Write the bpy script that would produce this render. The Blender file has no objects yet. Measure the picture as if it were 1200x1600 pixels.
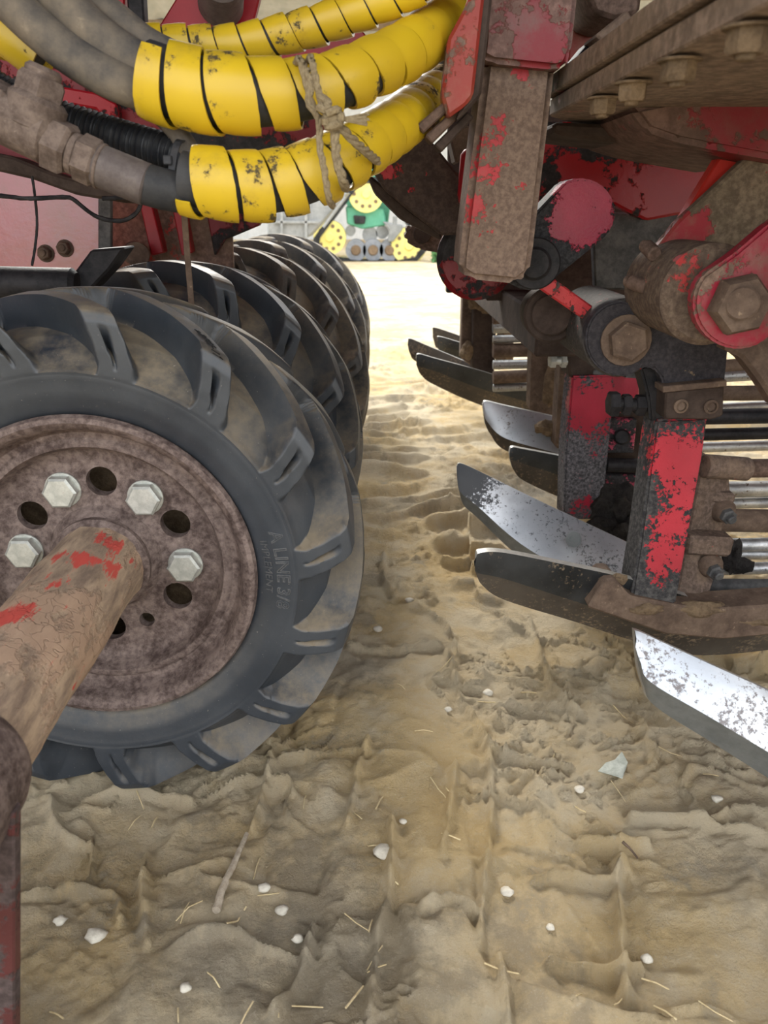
import bpy, bmesh, math, random
import numpy as np
from mathutils import Vector, Matrix, noise as mnoise
random.seed(7); rng = np.random.default_rng(7)
scene = bpy.context.scene
COL = scene.collection

# ------------------------------------------------------------------ camera, sky, sun, exposure
F_PX, HORIZON, VPX = 1200.0, 325.0, 580.0
CAM = Vector((0, 0, 0.648))
TH = math.atan((800-HORIZON)/F_PX)
PSI = math.atan((600-VPX)/math.hypot(F_PX, 800-HORIZON))
FW = Vector((math.sin(PSI)*math.cos(TH), math.cos(PSI)*math.cos(TH), -math.sin(TH)))
RT = Vector((math.cos(PSI), -math.sin(PSI), 0)); UP = RT.cross(FW)
cd = bpy.data.cameras.new('camera'); cam = bpy.data.objects.new('camera', cd); COL.objects.link(cam)
cam.matrix_world = Matrix.Translation(CAM) @ Matrix((RT, UP, -FW)).transposed().to_4x4()
cd.sensor_fit = 'VERTICAL'; cd.sensor_height = 36.0; cd.lens = 36.0*F_PX/1600.0
cd.clip_start = 0.02; cd.clip_end = 300
cd.dof.use_dof = True; cd.dof.focus_distance = 0.95; cd.dof.aperture_fstop = 10.0
scene.camera = cam

world = bpy.data.worlds.new('sky'); scene.world = world; world.use_nodes = True
wb = world.node_tree.nodes['Background']
wb.inputs[0].default_value = (0.95, 0.975, 1.0, 1); wb.inputs[1].default_value = 1.25
sd = bpy.data.lights.new('sun', 'SUN'); sd.energy = 1.9; sd.angle = math.radians(14); sd.color = (1, .95, .86)
sun = bpy.data.objects.new('sun', sd); COL.objects.link(sun)
sun.rotation_euler = (math.radians(-57), 0, math.radians(12))
scene.view_settings.view_transform = 'Standard'; scene.view_settings.look = 'None'
scene.view_settings.gamma = 1; scene.view_settings.use_curve_mapping = False
scene.view_settings.exposure = 1.22

def ray(u, v):
    return FW + RT*((u-600)/F_PX) + UP*((800-v)/F_PX)
def P(u, v, Y):                       # photo pixel -> point on the upright plane at distance Y
    d = ray(u, v); return CAM + d*(Y/d.y)
def PZ(u, v, Z):                      # photo pixel -> point on the level plane at height Z
    d = ray(u, v); return CAM + d*((Z-CAM.z)/d.z)
def ppm(u, v, Y):                     # pixels per metre at that point
    return F_PX/((P(u, v, Y)-CAM).dot(FW))

# ------------------------------------------------------------------ materials
class NT:
    def __init__(s, name):
        s.m = bpy.data.materials.new(name); s.m.use_nodes = True
        s.t = s.m.node_tree; s.t.nodes.clear()
        s.out = s.n('ShaderNodeOutputMaterial'); s.b = s.n('ShaderNodeBsdfPrincipled')
        s.l(s.b.outputs[0], s.out.inputs[0]); s.tc = s.n('ShaderNodeTexCoord')
    def n(s, k, **kw):
        o = s.t.nodes.new(k)
        for a, v in kw.items(): setattr(o, a, v)
        return o
    def l(s, a, b): s.t.links.new(a, b)
    def noise(s, scale, detail=6, rough=.6, stretch=None, off=0, dist=0):
        v = s.tc.outputs['Object']
        mp = s.n('ShaderNodeMapping'); s.l(v, mp.inputs[0])
        mp.inputs['Location'].default_value = (off, off*.7, off*1.3)
        if stretch: mp.inputs['Scale'].default_value = stretch
        o = s.n('ShaderNodeTexNoise'); s.l(mp.outputs[0], o.inputs['Vector'])
        o.inputs['Scale'].default_value = scale; o.inputs['Detail'].default_value = detail
        o.inputs['Roughness'].default_value = rough; o.inputs['Distortion'].default_value = dist
        return o.outputs['Fac']
    def ramp(s, x, a, b):
        o = s.n('ShaderNodeMapRange'); s.l(x, o.inputs[0])
        o.inputs[1].default_value = a; o.inputs[2].default_value = b
        o.interpolation_type = 'SMOOTHSTEP'
        return o.outputs[0]
    def math(s, op, a, b=None):
        o = s.n('ShaderNodeMath', operation=op)
        for i, x in enumerate((a, b)):
            if x is None: continue
            if isinstance(x, (int, float)): o.inputs[i].default_value = x
            else: s.l(x, o.inputs[i])
        return o.outputs[0]
    def mix(s, f, a, b):
        o = s.n('ShaderNodeMix', data_type='RGBA')
        for i, x in ((0, f), (6, a), (7, b)):
            if isinstance(x, (int, float)): o.inputs[i].default_value = x
            elif isinstance(x, tuple): o.inputs[i].default_value = (*x, 1)
            else: s.l(x, o.inputs[i])
        return o.outputs[2]
    def fmix(s, f, a, b):
        return s.math('ADD', s.math('MULTIPLY', f, b-a), a)
    def set(s, color=None, rough=None, metal=None, bump=None, bstr=.3, bdist=.004, spec=None):
        def put(name, x):
            if x is None: return
            i = s.b.inputs[name]
            if isinstance(x, (int, float)): i.default_value = x
            elif isinstance(x, tuple): i.default_value = (*x, 1)
            else: s.l(x, i)
        put('Base Color', color); put('Roughness', rough); put('Metallic', metal); put('Specular IOR Level', spec)
        if bump is not None:
            o = s.n('ShaderNodeBump'); s.l(bump, o.inputs['Height'])
            o.inputs['Strength'].default_value = bstr; o.inputs['Distance'].default_value = bdist
            s.l(o.outputs[0], s.b.inputs['Normal'])
        return s.m

def mottled(name, a, b, scale=30, rough=.8, metal=0, c=None, cthr=.62, bstr=.35, bdist=.003, stretch=None, spec=.25, off=0, grain=.35):
    t = NT(name); n1 = t.noise(scale, 8, .65, stretch, off); n2 = t.noise(scale*4.3, 6, .7, None, off+3)
    col = t.mix(t.ramp(t.math('ADD', t.math('MULTIPLY', n1, 1-grain), t.math('MULTIPLY', n2, grain)), .36, .64), a, b)
    if c: col = t.mix(t.ramp(n2, cthr, cthr+.08), col, c)
    return t.set(col, t.fmix(n1, rough+.12, rough-.1), metal, t.math('ADD', n1, t.math('MULTIPLY', n2, .6)), bstr, bdist, spec)

def paint(name, col, under, cover=.5, scale=18, base=(0, 0, 0), spots=(), under2=None, dirt=None, dirt_amt=.4, rough=.38, off=0, stretch=None, fine=.35):
    """flaking paint: 'col' where the noise (plus patches at given points) is above a threshold, else bare 'under'."""
    t = NT(name)
    n1 = t.noise(scale, 9, .66, stretch, off); n2 = t.noise(scale*6, 5, .7, None, off+5); n3 = t.noise(scale*.45, 4, .5, None, off+9)
    f = t.math('ADD', n1, t.math('MULTIPLY', t.math('SUBTRACT', n2, .5), fine))
    f = t.math('ADD', f, (cover-.5)*.9)
    for p, r, amt in spots:
        d = t.n('ShaderNodeVectorMath', operation='DISTANCE'); t.l(t.tc.outputs['Object'], d.inputs[0])
        d.inputs[1].default_value = tuple(Vector(p)-Vector(base))
        mr = t.n('ShaderNodeMapRange'); t.l(d.outputs['Value'], mr.inputs[0]); mr.interpolation_type = 'SMOOTHSTEP'
        mr.inputs[1].default_value = r*.35; mr.inputs[2].default_value = r
        mr.inputs[3].default_value = amt; mr.inputs[4].default_value = 0
        f = t.math('ADD', f, mr.outputs[0])
    mask = t.ramp(f, .49, .53)
    u2 = under2 or tuple(min(1, x*2.2+.01) for x in under)
    ucol = t.mix(t.ramp(n2, .35, .72), under, u2)
    pcol = t.mix(t.ramp(n3, .3, .75), col, tuple(x*.72 for x in col))
    c = t.mix(mask, ucol, pcol)
    if dirt:
        dm = t.math('MULTIPLY', t.ramp(t.noise(scale*.8, 8, .7, None, off+17), .46, .7), dirt_amt*1.6)
        c = t.mix(t.math('MINIMUM', dm, .92), c, dirt)
    return t.set(c, t.fmix(mask, .78, rough), 0, t.math('ADD', mask, t.math('MULTIPLY', n2, .5)), .5, .0018, .3)

RED = (.38, .012, .022); PINK = (.55, .045, .10); CORAL = (.46, .045, .035); DKRED = (.17, .006, .011)
BLK = (.014, .013, .014); BRN = (.075, .048, .036); RUSTB = (.13, .085, .066); MUD = (.20, .14, .09); DUST = (.30, .22, .145)
M = {}
M['red'] = paint('red_paint', RED, BLK, .64, 9)
M['red_clean'] = paint('red_paint_worn_little', (.33, .013, .022), BRN, .82, 8, dirt=BRN, dirt_amt=.25)
M['red_dark'] = paint('red_paint_dark_flaked', DKRED, BLK, .52, 12)
M['red_mud'] = paint('red_paint_muddy', CORAL, RUSTB, .36, 16, dirt=MUD, dirt_amt=.5)
M['brown_red'] = paint('brown_steel_red_flecks', RED, BRN, .27, 20, dirt=RUSTB, dirt_amt=.5)
M['pink'] = paint('glossy_pink_red_panel_paint', (.52, .15, .18), (.36, .25, .23), .86, 6, rough=.16, stretch=(1, 1, .4), dirt=(.30, .15, .13), dirt_amt=.3)
M['pink'].node_tree.nodes['Principled BSDF'].inputs['Specular IOR Level'].default_value = .8
M['orange'] = paint('orange_red_flaking_paint', (.30, .040, .028), RUSTB, .6, 14, dirt=DUST, dirt_amt=.3)  # orange-red coat, rusty where bare, dusty in patches
M['black'] = mottled('black_greasy_steel', (.010, .010, .012), (.030, .028, .030), 35, .55, .2)
M['dark'] = mottled('dark_brown_steel', (.030, .020, .016), (.065, .045, .036), 25, .78)
M['darkgrey'] = mottled('dark_grey_steel', (.06, .062, .065), (.13, .13, .13), 40, .6, .3)
M['brown'] = mottled('muddy_brown_steel', (.085, .058, .044), (.17, .12, .088), 28, .85, c=(.26, .19, .13))
M['mud'] = mottled('dried_brown_mud', (.12, .085, .055), (.26, .185, .115), 45, .95, bstr=.8, bdist=.008)
M['soil'] = mottled('dark_caked_soil', (.018, .016, .016), (.05, .045, .042), 40, .9, bstr=1, bdist=.012)
M['rust'] = mottled('purple_brown_rust', (.060, .040, .036), (.235, .180, .160), 34, .66, .15, c=(.40, .32, .28), cthr=.68, bstr=.7, bdist=.003, grain=.5)
M['rustfit'] = mottled('rusty_fitting', (.085, .062, .052), (.19, .145, .12), 60, .85, c=(.25, .2, .17), cthr=.64)
M['zinc'] = mottled('zinc_bolt', (.40, .41, .38), (.58, .59, .55), 70, .45, .55, c=(.36, .28, .2), cthr=.66, bstr=.25, bdist=.001)
M['steel'] = mottled('worn_bright_steel', (.36, .37, .38), (.62, .63, .64), 50, .38, .8, c=(.07, .06, .055), cthr=.6)
M['rod'] = mottled('bright_conveyor_rod', (.30, .30, .30), (.52, .52, .50), 25, .4, .7, c=(.12, .085, .06), cthr=.57)
M['hose'] = mottled('dusty_grey_rubber_hose', (.026, .032, .042), (.20, .165, .125), 8, .75, c=(.24, .20, .15), cthr=.62, grain=.25)
M['hose_dark'] = mottled('dark_rubber_hose', (.018, .020, .024), (.05, .05, .052), 14, .6)
M['conduit'] = mottled('black_corrugated_plastic', (.012, .013, .016), (.028, .03, .034), 20, .4)
M['ferrule'] = mottled('dull_purple_grey_ferrule', (.10, .082, .080), (.17, .145, .135), 30, .6, .3)
M['twine'] = mottled('baler_twine', (.26, .20, .12), (.42, .34, .21), 300, .9, bstr=.8)
M['tie'] = mottled('black_cable_tie', (.02, .022, .026), (.05, .05, .055), 60, .5)
M['roof'] = mottled('grey_roof_sheet', (.40, .41, .40), (.5, .5, .49), 2, .7)
M['wallw'] = mottled('pale_corrugated_sheet', (.62, .64, .64), (.75, .76, .76), 1, .6)
M['timber'] = mottled('brown_timber', (.16, .11, .07), (.24, .17, .11), 6, .8)
M['green'] = mottled('hazed_green_machine_paint', (.10, .36, .24), (.14, .44, .30), 3, .5)  # paled to mint, the distant haze is mixed into the green
M['yellowp'] = mottled('hazed_yellow_wheel_paint', (.74, .66, .20), (.82, .74, .28), 3, .5)  # paled too, with haze mixed into the wheel yellow
M['rubberfar'] = mottled('black_track_rubber', (.02, .021, .023), (.05, .05, .05), 6, .8)
M['rollerg'] = mottled('grey_roller_rubber', (.20, .22, .25), (.30, .32, .36), 4, .7)
M['greyp'] = mottled('grey_machine_plastic', (.20, .21, .21), (.32, .33, .33), 3, .6)
M['straw'] = mottled('dry_straw', (.48, .37, .20), (.66, .54, .33), 60, .8)
M['twig'] = mottled('weathered_twig', (.33, .27, .2), (.5, .43, .34), 80, .9)
M['stone'] = mottled('pale_pebble', (.5, .46, .38), (.7, .66, .57), 60, .85)
M['scrap'] = mottled('grey_green_plastic_scrap', (.32, .35, .31), (.5, .53, .48), 50, .5)
M['leaf'] = mottled('pale_green_leaf', (.10, .28, .12), (.2, .42, .2), 8, .7)
M['ink'] = mottled('black_marker_ink', (.008, .008, .009), (.02, .02, .02), 50, .7)

def share_mat(name, lo, hi, dirtcol, dthr, streak=(1, 1, 1), metal=.75, rough=.36, spots=(), base=(0, 0, 0)):
    t = NT(name); n1 = t.noise(7, 5, .55, streak); n2 = t.noise(160, 6, .75); n3 = t.noise(14, 9, .7, None, 4)
    c = t.mix(t.ramp(n1, .35, .65), lo, hi)
    sv = t.math('ADD', n2, t.math('MULTIPLY', n3, .55))
    for p, r, amt in spots:
        d = t.n('ShaderNodeVectorMath', operation='DISTANCE'); t.l(t.tc.outputs['Object'], d.inputs[0]); d.inputs[1].default_value = tuple(Vector(p)-Vector(base))
        mr = t.n('ShaderNodeMapRange'); t.l(d.outputs['Value'], mr.inputs[0]); mr.inputs[1].default_value = r*.3; mr.inputs[2].default_value = r; mr.inputs[3].default_value = amt; mr.inputs[4].default_value = 0
        sv = t.math('ADD', sv, mr.outputs[0])
    sp = t.ramp(sv, dthr, dthr+.09)
    c = t.mix(t.math('MULTIPLY', sp, .9), c, dirtcol)
    mt = t.math('MULTIPLY', t.math('SUBTRACT', 1, sp), metal)
    return t.set(c, t.fmix(sp, rough, .8), mt, n2, .2, .001)
M['share_bright'] = share_mat('scoured_bright_share_steel', (.42, .45, .49), (.70, .73, .77), (.13, .10, .085), .86)
M['share_edge'] = mottled('grey_share_edge', (.17, .185, .19), (.24, .255, .26), 20, .5, .5)
M['share_dark'] = share_mat('dark_share_steel', (.016, .018, .020), (.06, .065, .07), (.16, .12, .08), .86, metal=.35, rough=.4)
M['share_muddy'] = share_mat('muddy_share_steel', (.05, .042, .036), (.10, .085, .07), (.20, .15, .10), .82, metal=.25, rough=.6)
M['share_top'] = mottled('lit_share_top_edge', (.34, .33, .31), (.5, .49, .46), 30, .45, .5)  # pale tone paints the light caught along the blades' top edges

def yellow_mat(name, base=(0, 0, 0), spots=()):
    t = NT(name); n1 = t.noise(22, 7, .7); n2 = t.noise(120, 6, .75, None, 2); n3 = t.noise(9, 4, .5, None, 7)
    c = t.mix(t.ramp(n3, .3, .7), (.66, .46, .016), (.56, .38, .02))
    film = t.math('MULTIPLY', t.ramp(n1, .50, .75), .55)
    c = t.mix(film, c, (.34, .22, .04))
    gv = t.math('ADD', n1, t.math('MULTIPLY', t.math('SUBTRACT', n2, .5), .6))
    for p, r, amt in spots:
        d = t.n('ShaderNodeVectorMath', operation='DISTANCE'); t.l(t.tc.outputs['Object'], d.inputs[0]); d.inputs[1].default_value = tuple(Vector(p)-Vector(base))
        mr = t.n('ShaderNodeMapRange'); t.l(d.outputs['Value'], mr.inputs[0]); mr.inputs[1].default_value = r*.2; mr.inputs[2].default_value = r; mr.inputs[3].default_value = amt; mr.inputs[4].default_value = 0
        gv = t.math('ADD', gv, mr.outputs[0])
    g = t.ramp(gv, .63, .70)
    c = t.mix(t.math('MULTIPLY', g, .93), c, (.04, .032, .022))
    return t.set(c, t.fmix(g, .36, .8), 0, g, .2, .001)

def rubber_mat(name, up, all_):
    t = NT(name); n1 = t.noise(11, 7, .6); n2 = t.noise(90, 7, .75, None, 3); n3 = t.noise(420, 3, .6, None, 8)
    geo = t.n('ShaderNodeNewGeometry'); sx = t.n('ShaderNodeSeparateXYZ'); t.l(geo.outputs['Normal'], sx.inputs[0])
    top = t.ramp(sx.outputs['Z'], .1, .85)           # settled dust lies on faces that look up
    base = t.mix(t.ramp(n1, .3, .7), (.018, .024, .033), (.034, .043, .056))
    d = t.math('MULTIPLY', t.math('ADD', t.math('MULTIPLY', top, up), all_), t.ramp(t.math('ADD', n1, t.math('MULTIPLY', n2, .5)), .5, 1.05))
    c = t.mix(t.math('MINIMUM', t.math('MULTIPLY', d, 1.05), .85), base, (.22, .175, .115))
    sp = t.ramp(n3, .70, .74)
    c = t.mix(t.math('MULTIPLY', sp, .5), c, (.45, .40, .33))
    return t.set(c, t.fmix(d, .42, .85), 0, n2, .2, .0015, .6)
M['rubber'] = rubber_mat('dusty_black_tyre_rubber', 1.0, .05)
M['rubber_dusty'] = rubber_mat('brown_dusty_tyre_rubber', 1.5, .4)

def on_axle(u, v):
    d = ray(u, v)
    for i in range(400):
        p = CAM+d*((.3+i*.0012)/d.y)
        if math.hypot(p.x+.2965, p.z-(CAM.z-.3607)) < .049: return p
    return p
def axle_mat(base):
    t = NT('rusty_axle_with_mud_and_red_flecks'); n1 = t.noise(14, 8, .65, (1, .6, 1)); n2 = t.noise(60, 8, .7, (1, .25, 1), 4); n3 = t.noise(7, 4, .5, None, 9)
    c = t.mix(t.ramp(n2, .3, .7), (.17, .12, .09), (.46, .34, .23))
    mud = t.ramp(n1, .5, .56)
    c = t.mix(t.math('MULTIPLY', mud, .75), c, (.40, .265, .18))
    v = t.n('ShaderNodeTexVoronoi', feature='DISTANCE_TO_EDGE'); nv = t.n('ShaderNodeTexNoise'); t.l(t.tc.outputs['Object'], nv.inputs['Vector']); nv.inputs['Scale'].default_value = 40; va = t.n('ShaderNodeVectorMath', operation='MULTIPLY_ADD'); t.l(nv.outputs['Color'], va.inputs[0]); va.inputs[1].default_value = (.05, .05, .05); t.l(t.tc.outputs['Object'], va.inputs[2]); t.l(va.outputs[0], v.inputs['Vector']); v.inputs['Scale'].default_value = 46
    crack = t.math('MULTIPLY', t.ramp(v.outputs['Distance'], .035, .0), mud)
    c = t.mix(t.math('MULTIPLY', crack, .16), c, (.08, .055, .04))
    f = t.math('ADD', n2, 0.0)
    for p, r, amt in ((on_axle(165, 845), .030, .2), (on_axle(120, 870), .03, .15), (on_axle(90, 905), .03, .13), (on_axle(160, 880), .03, .12), (on_axle(20, 960), .035, .16), (on_axle(215, 890), .02, .12)):
        d = t.n('ShaderNodeVectorMath', operation='DISTANCE'); t.l(t.tc.outputs['Object'], d.inputs[0]); d.inputs[1].default_value = tuple(p-base)
        mr = t.n('ShaderNodeMapRange'); t.l(d.outputs['Value'], mr.inputs[0]); mr.inputs[1].default_value = r*.3; mr.inputs[2].default_value = r
        mr.inputs[3].default_value = amt; mr.inputs[4].default_value = 0; f = t.math('ADD', f, mr.outputs[0])
    c = t.mix(t.math('MULTIPLY', t.ramp(f, .62, .68), .9), c, (.50, .045, .035))
    return t.set(c, .8, 0, t.math('ADD', t.math('MULTIPLY', mud, .8), t.math('ADD', t.math('MULTIPLY', n2, .5), t.math('MULTIPLY', crack, -.45))), .6, .004)

def ground_mat():
    t = NT('sandy_yard_ground'); n1 = t.noise(2.1, 6, .6, (1, 1, .2)); n2 = t.noise(16, 8, .7, (1, 1, .2), 3); n3 = t.noise(170, 8, .8, None, 5); n5 = t.noise(620, 4, .7, None, 21); n4 = t.noise(3.6, 6, .65, (1, 1, .2), 11)
    c = t.mix(t.ramp(t.math('ADD', n1, t.math('MULTIPLY', t.math('SUBTRACT', n2, .5), .5)), .38, .62), (.72, .61, .43), (.70, .52, .27))
    c = t.mix(t.math('MULTIPLY', t.ramp(t.math('ADD', n4, t.math('MULTIPLY', t.math('SUBTRACT', n2, .5), .6)), .52, .64), .6), c, (.32, .28, .225))
    c = t.mix(t.math('MULTIPLY', t.ramp(n2, .55, .75), .5), c, (.66, .58, .45))
    c = t.mix(t.math('MULTIPLY', t.ramp(n3, .55, .72), .6), c, (.76, .69, .56))
    c = t.mix(t.math('MULTIPLY', t.ramp(n3, .42, .28), .5), c, (.20, .155, .11))
    c = t.mix(t.math('MULTIPLY', t.ramp(n5, .60, .70), .55), c, (.80, .74, .62))
    c = t.mix(t.math('MULTIPLY', t.ramp(n5, .38, .28), .35), c, (.14, .11, .08))
    return t.set(c, .95, 0, t.math('ADD', n3, t.math('MULTIPLY', n2, .8)), 1.0, .009, .15)
M['ground'] = ground_mat()

# ------------------------------------------------------------------ mesh helpers (all in world space)
def V(*a): return Vector(a)
def cat(*bms):
    r = bms[0]
    for b in bms[1:]:
        me = bpy.data.meshes.new('tmp'); b.to_mesh(me); r.from_mesh(me); bpy.data.meshes.remove(me); b.free()
    return r
def from_vf(vs, fs):
    bm = bmesh.new(); bv = [bm.verts.new(v) for v in vs]
    for f in fs:
        try: bm.faces.new([bv[i] for i in f])
        except ValueError: pass
    return bm
def plate(pts, ext, bev=.002, seg=1):
    """outline (world points) swept by the vector ext; bevelled edges"""
    pts = [Vector(p) for p in pts]; ext = Vector(ext); n = len(pts)
    bm = from_vf(pts+[p+ext for p in pts], [list(range(n)), list(range(2*n-1, n-1, -1))]+[[(i+1) % n, i, n+i, n+(i+1) % n] for i in range(n)])
    bmesh.ops.recalc_face_normals(bm, faces=bm.faces)
    if bev: bmesh.ops.bevel(bm, geom=list(bm.edges), offset=bev, segments=seg, affect='EDGES', clamp_overlap=True)
    return bm
def pp(l, Y): return [P(q[0], q[1], q[2] if len(q) > 2 else Y) for q in l]
def pplate(l, Y, t, bev=.002, seg=1): return plate(pp(l, Y), (0, t, 0), bev, seg)
def arc(cx, cy, r, a0, a1, n=10):     # pixel arc, angles in degrees, counter-clockwise on screen
    return [(cx+r*math.cos(math.radians(a0+(a1-a0)*i/n)), cy-r*math.sin(math.radians(a0+(a1-a0)*i/n))) for i in range(n+1)]
def frame(ax):
    ax = Vector(ax).normalized(); h = V(0, 0, 1) if abs(ax.z) < .9 else V(1, 0, 0)
    a = h.cross(ax).normalized(); return a, ax.cross(a), ax
def lathe(prof, o, ax, seg=28, cap=True, phase=0):
    a, b, c = frame(ax); o = Vector(o); vs = []; fs = []; n = len(prof)
    for i in range(seg):
        w = 2*math.pi*(i+phase)/seg; d = a*math.cos(w)+b*math.sin(w)
        vs += [o+d*r+c*h for r, h in prof]
    for i in range(seg):
        j = (i+1) % seg
        fs += [[i*n+k, j*n+k, j*n+k+1, i*n+k+1] for k in range(n-1)]
    if cap:
        fs.append([i*n for i in range(seg)][::-1]); fs.append([i*n+n-1 for i in range(seg)])
    bm = from_vf(vs, fs); bmesh.ops.recalc_face_normals(bm, faces=bm.faces); return bm
def cyl(p0, p1, r, seg=28, ch=.0015):
    p0 = Vector(p0); p1 = Vector(p1); L = (p1-p0).length; ch = min(ch, r*.3, L*.3)
    return lathe([(r-ch, 0), (r, ch), (r, L-ch), (r-ch, L)], p0, p1-p0, seg)
def hexa(p, ax, r, h, phase=0):
    return lathe([(r, 0), (r, h*.82), (r*.86, h)], p, ax, 6, True, phase)
def smooth_path(pts, n=8):
    pts = [Vector(p) for p in pts]; q = [pts[0]*2-pts[1]]+pts+[pts[-1]*2-pts[-2]]; out = []
    for i in range(1, len(q)-2):
        for k in range(n):
            t = k/n
            out.append(.5*((2*q[i])+(q[i+1]-q[i-1])*t+(2*q[i-1]-5*q[i]+4*q[i+1]-q[i+2])*t*t+(3*q[i]-q[i-1]-3*q[i+1]+q[i+2])*t**3))
    out.append(pts[-1]); return out
def resample(pts, step):
    L = [0]
    for a, b in zip(pts, pts[1:]): L.append(L[-1]+(b-a).length)
    n = max(2, int(L[-1]/step)); out = []; j = 0
    for i in range(n+1):
        s = L[-1]*i/n
        while j < len(L)-2 and L[j+1] < s: j += 1
        out.append(pts[j].lerp(pts[j+1], (s-L[j])/max(1e-9, L[j+1]-L[j])))
    return out, L[-1]
def tube(pts, r, seg=14, rough=0.0):
    n = len(pts); vs = []; fs = []
    for i, p in enumerate(pts):
        t = (pts[min(i+1, n-1)]-pts[max(i-1, 0)]).normalized()
        up = V(0, 0, 1) if abs(t.z) < .92 else V(0, 1, 0)
        a = up.cross(t).normalized(); b = t.cross(a)
        rr = r if not callable(r) else r(i/(n-1))
        for k in range(seg):
            w = 2*math.pi*k/seg; q = rr*(1+rough*(random.random()-.5))
            vs.append(p+(a*math.cos(w)+b*math.sin(w))*q)
    for i in range(n-1):
        for k in range(seg):
            m = (k+1) % seg; fs.append([i*seg+k, i*seg+m, (i+1)*seg+m, (i+1)*seg+k])
    fs.append(list(range(seg))[::-1]); fs.append([(n-1)*seg+k for k in range(seg)])
    return from_vf(vs, fs)
def lump(c, r, seed=0, sq=(1, 1, 1), amp=.35, sub=3):
    bm = bmesh.new(); bmesh.ops.create_icosphere(bm, subdivisions=sub, radius=1)
    for v in bm.verts:
        k = 1+amp*mnoise.fractal(v.co*1.4+V(seed, seed*.7, 0), .8, 2, 4)
        v.co = Vector(c)+V(v.co.x*sq[0], v.co.y*sq[1], v.co.z*sq[2])*r*k
    return bm
def to_obj(name, bm, mat, angle=35):
    me = bpy.data.meshes.new(name); bm.to_mesh(me); bm.free()
    me.polygons.foreach_set('use_smooth', [True]*len(me.polygons)); me.set_sharp_from_angle(angle=math.radians(angle))
    if mat: me.materials.append(mat)
    o = bpy.data.objects.new(name, me); COL.objects.link(o); return o
class Thing:
    def __init__(s, name, label, category, base, group=None, kind=None):
        s.o = bpy.data.objects.new(name, None); COL.objects.link(s.o); s.base = Vector(base); s.o.location = s.base
        s.o.empty_display_size = .05
        tag(s.o, label, category, group, kind)
    def part(s, name, bm, mat, parent=None, label=None, angle=35):
        bmesh.ops.translate(bm, verts=bm.verts, vec=-s.base)
        o = to_obj(name, bm, mat, angle); o.parent = parent or s.o
        if label: o['label'] = label
        return o
def tag(o, label=None, category=None, group=None, kind=None):
    if label: o['label'] = label
    if category: o['category'] = category
    if group: o['group'] = group
    if kind: o['kind'] = kind
    return o
def single(name, bm, mat, label, category, base, group=None, kind=None, angle=35):
    base = Vector(base); bmesh.ops.translate(bm, verts=bm.verts, vec=-base)
    o = to_obj(name, bm, mat, angle); o.location = base
    return tag(o, label, category, group, kind)
def bolt(T, p, ax, r, h=None, mat=None, washer=True, stud=True, name='bolt', parent=None):
    ax = Vector(ax).normalized(); p = Vector(p); h = h or r*.8; mat = mat or M['zinc']; hp = p
    b = None
    if washer: b = cyl(p, p+ax*r*.16, r*1.28, 20, .0005); hp = p+ax*r*.16
    hx = hexa(hp, ax, r, h, random.random())
    b = cat(b, hx) if b else hx
    if stud: b = cat(b, cyl(hp+ax*h*.8, hp+ax*h*1.25, r*.5, 14, .001))
    return T.part(name, b, mat, parent)

# ------------------------------------------------------------------ ground
def vnoise(x, y, seed):
    xi = np.floor(x).astype(np.int64); yi = np.floor(y).astype(np.int64); fx = x-xi; fy = y-yi
    fx = fx*fx*fx*(fx*(fx*6-15)+10); fy = fy*fy*fy*(fy*(fy*6-15)+10)
    def h(a, b):
        n = (a*374761393+b*668265263+seed*1442695041) & 0xffffffff
        n = ((n ^ (n >> 13))*1274126177) & 0xffffffff
        return ((n ^ (n >> 16)) & 0xffff)/65535.0
    return (h(xi, yi)*(1-fx)+h(xi+1, yi)*fx)*(1-fy)+(h(xi, yi+1)*(1-fx)+h(xi+1, yi+1)*fx)*fy-.5
def fbm(x, y, s, seed, o=4, g=.5):
    r = 0; a = 1; sx = x/s; sy = y/s
    for i in range(o): r = r+a*vnoise(sx, sy, seed+i*17); a *= g; sx = sx*2.03+11; sy = sy*2.03+7
    return r
def sst(a, b, x): t = np.clip((x-a)/(b-a), 0, 1); return t*t*(3-2*t)
RIDGES = [[(828, 975), (850, 1040), (880, 1095), (902, 1122)], [(698, 1020), (722, 1090), (760, 1165), (768, 1260), (755, 1400), (750, 1480)],
    [(962, 1352), (968, 1450), (978, 1560)], [(905, 960), (950, 990), (985, 1030)], [(835, 1370), (900, 1372), (955, 1375), (975, 1350)],
    [(612, 1300), (610, 1400), (590, 1480), (580, 1590)], [(490, 1450), (470, 1530), (430, 1590)], [(760, 1170), (820, 1200), (890, 1205)],
    [(985, 1280), (1080, 1280), (1200, 1300)], [(545, 1010), (620, 1020), (690, 1015)], [(575, 1170), (560, 1215), (545, 1300)],
    [(425, 1180), (415, 1240), (395, 1300)], [(600, 860), (598, 900), (612, 935)], [(690, 1340), (700, 1300), (712, 1200)], [(300, 1250), (210, 1235), (130, 1255)],
    [(25, 1395), (110, 1395), (180, 1400), (190, 1440)], [(230, 1330), (225, 1400), (232, 1480)], [(1120, 1050), (1170, 1080), (1200, 1090)],
    [(660, 1430), (700, 1412), (740, 1420)], [(905, 1320), (960, 1325), (1010, 1320)], [(780, 1500), (790, 1560), (795, 1600)], [(860, 1500), (930, 1515), (1000, 1510)]]
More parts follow.
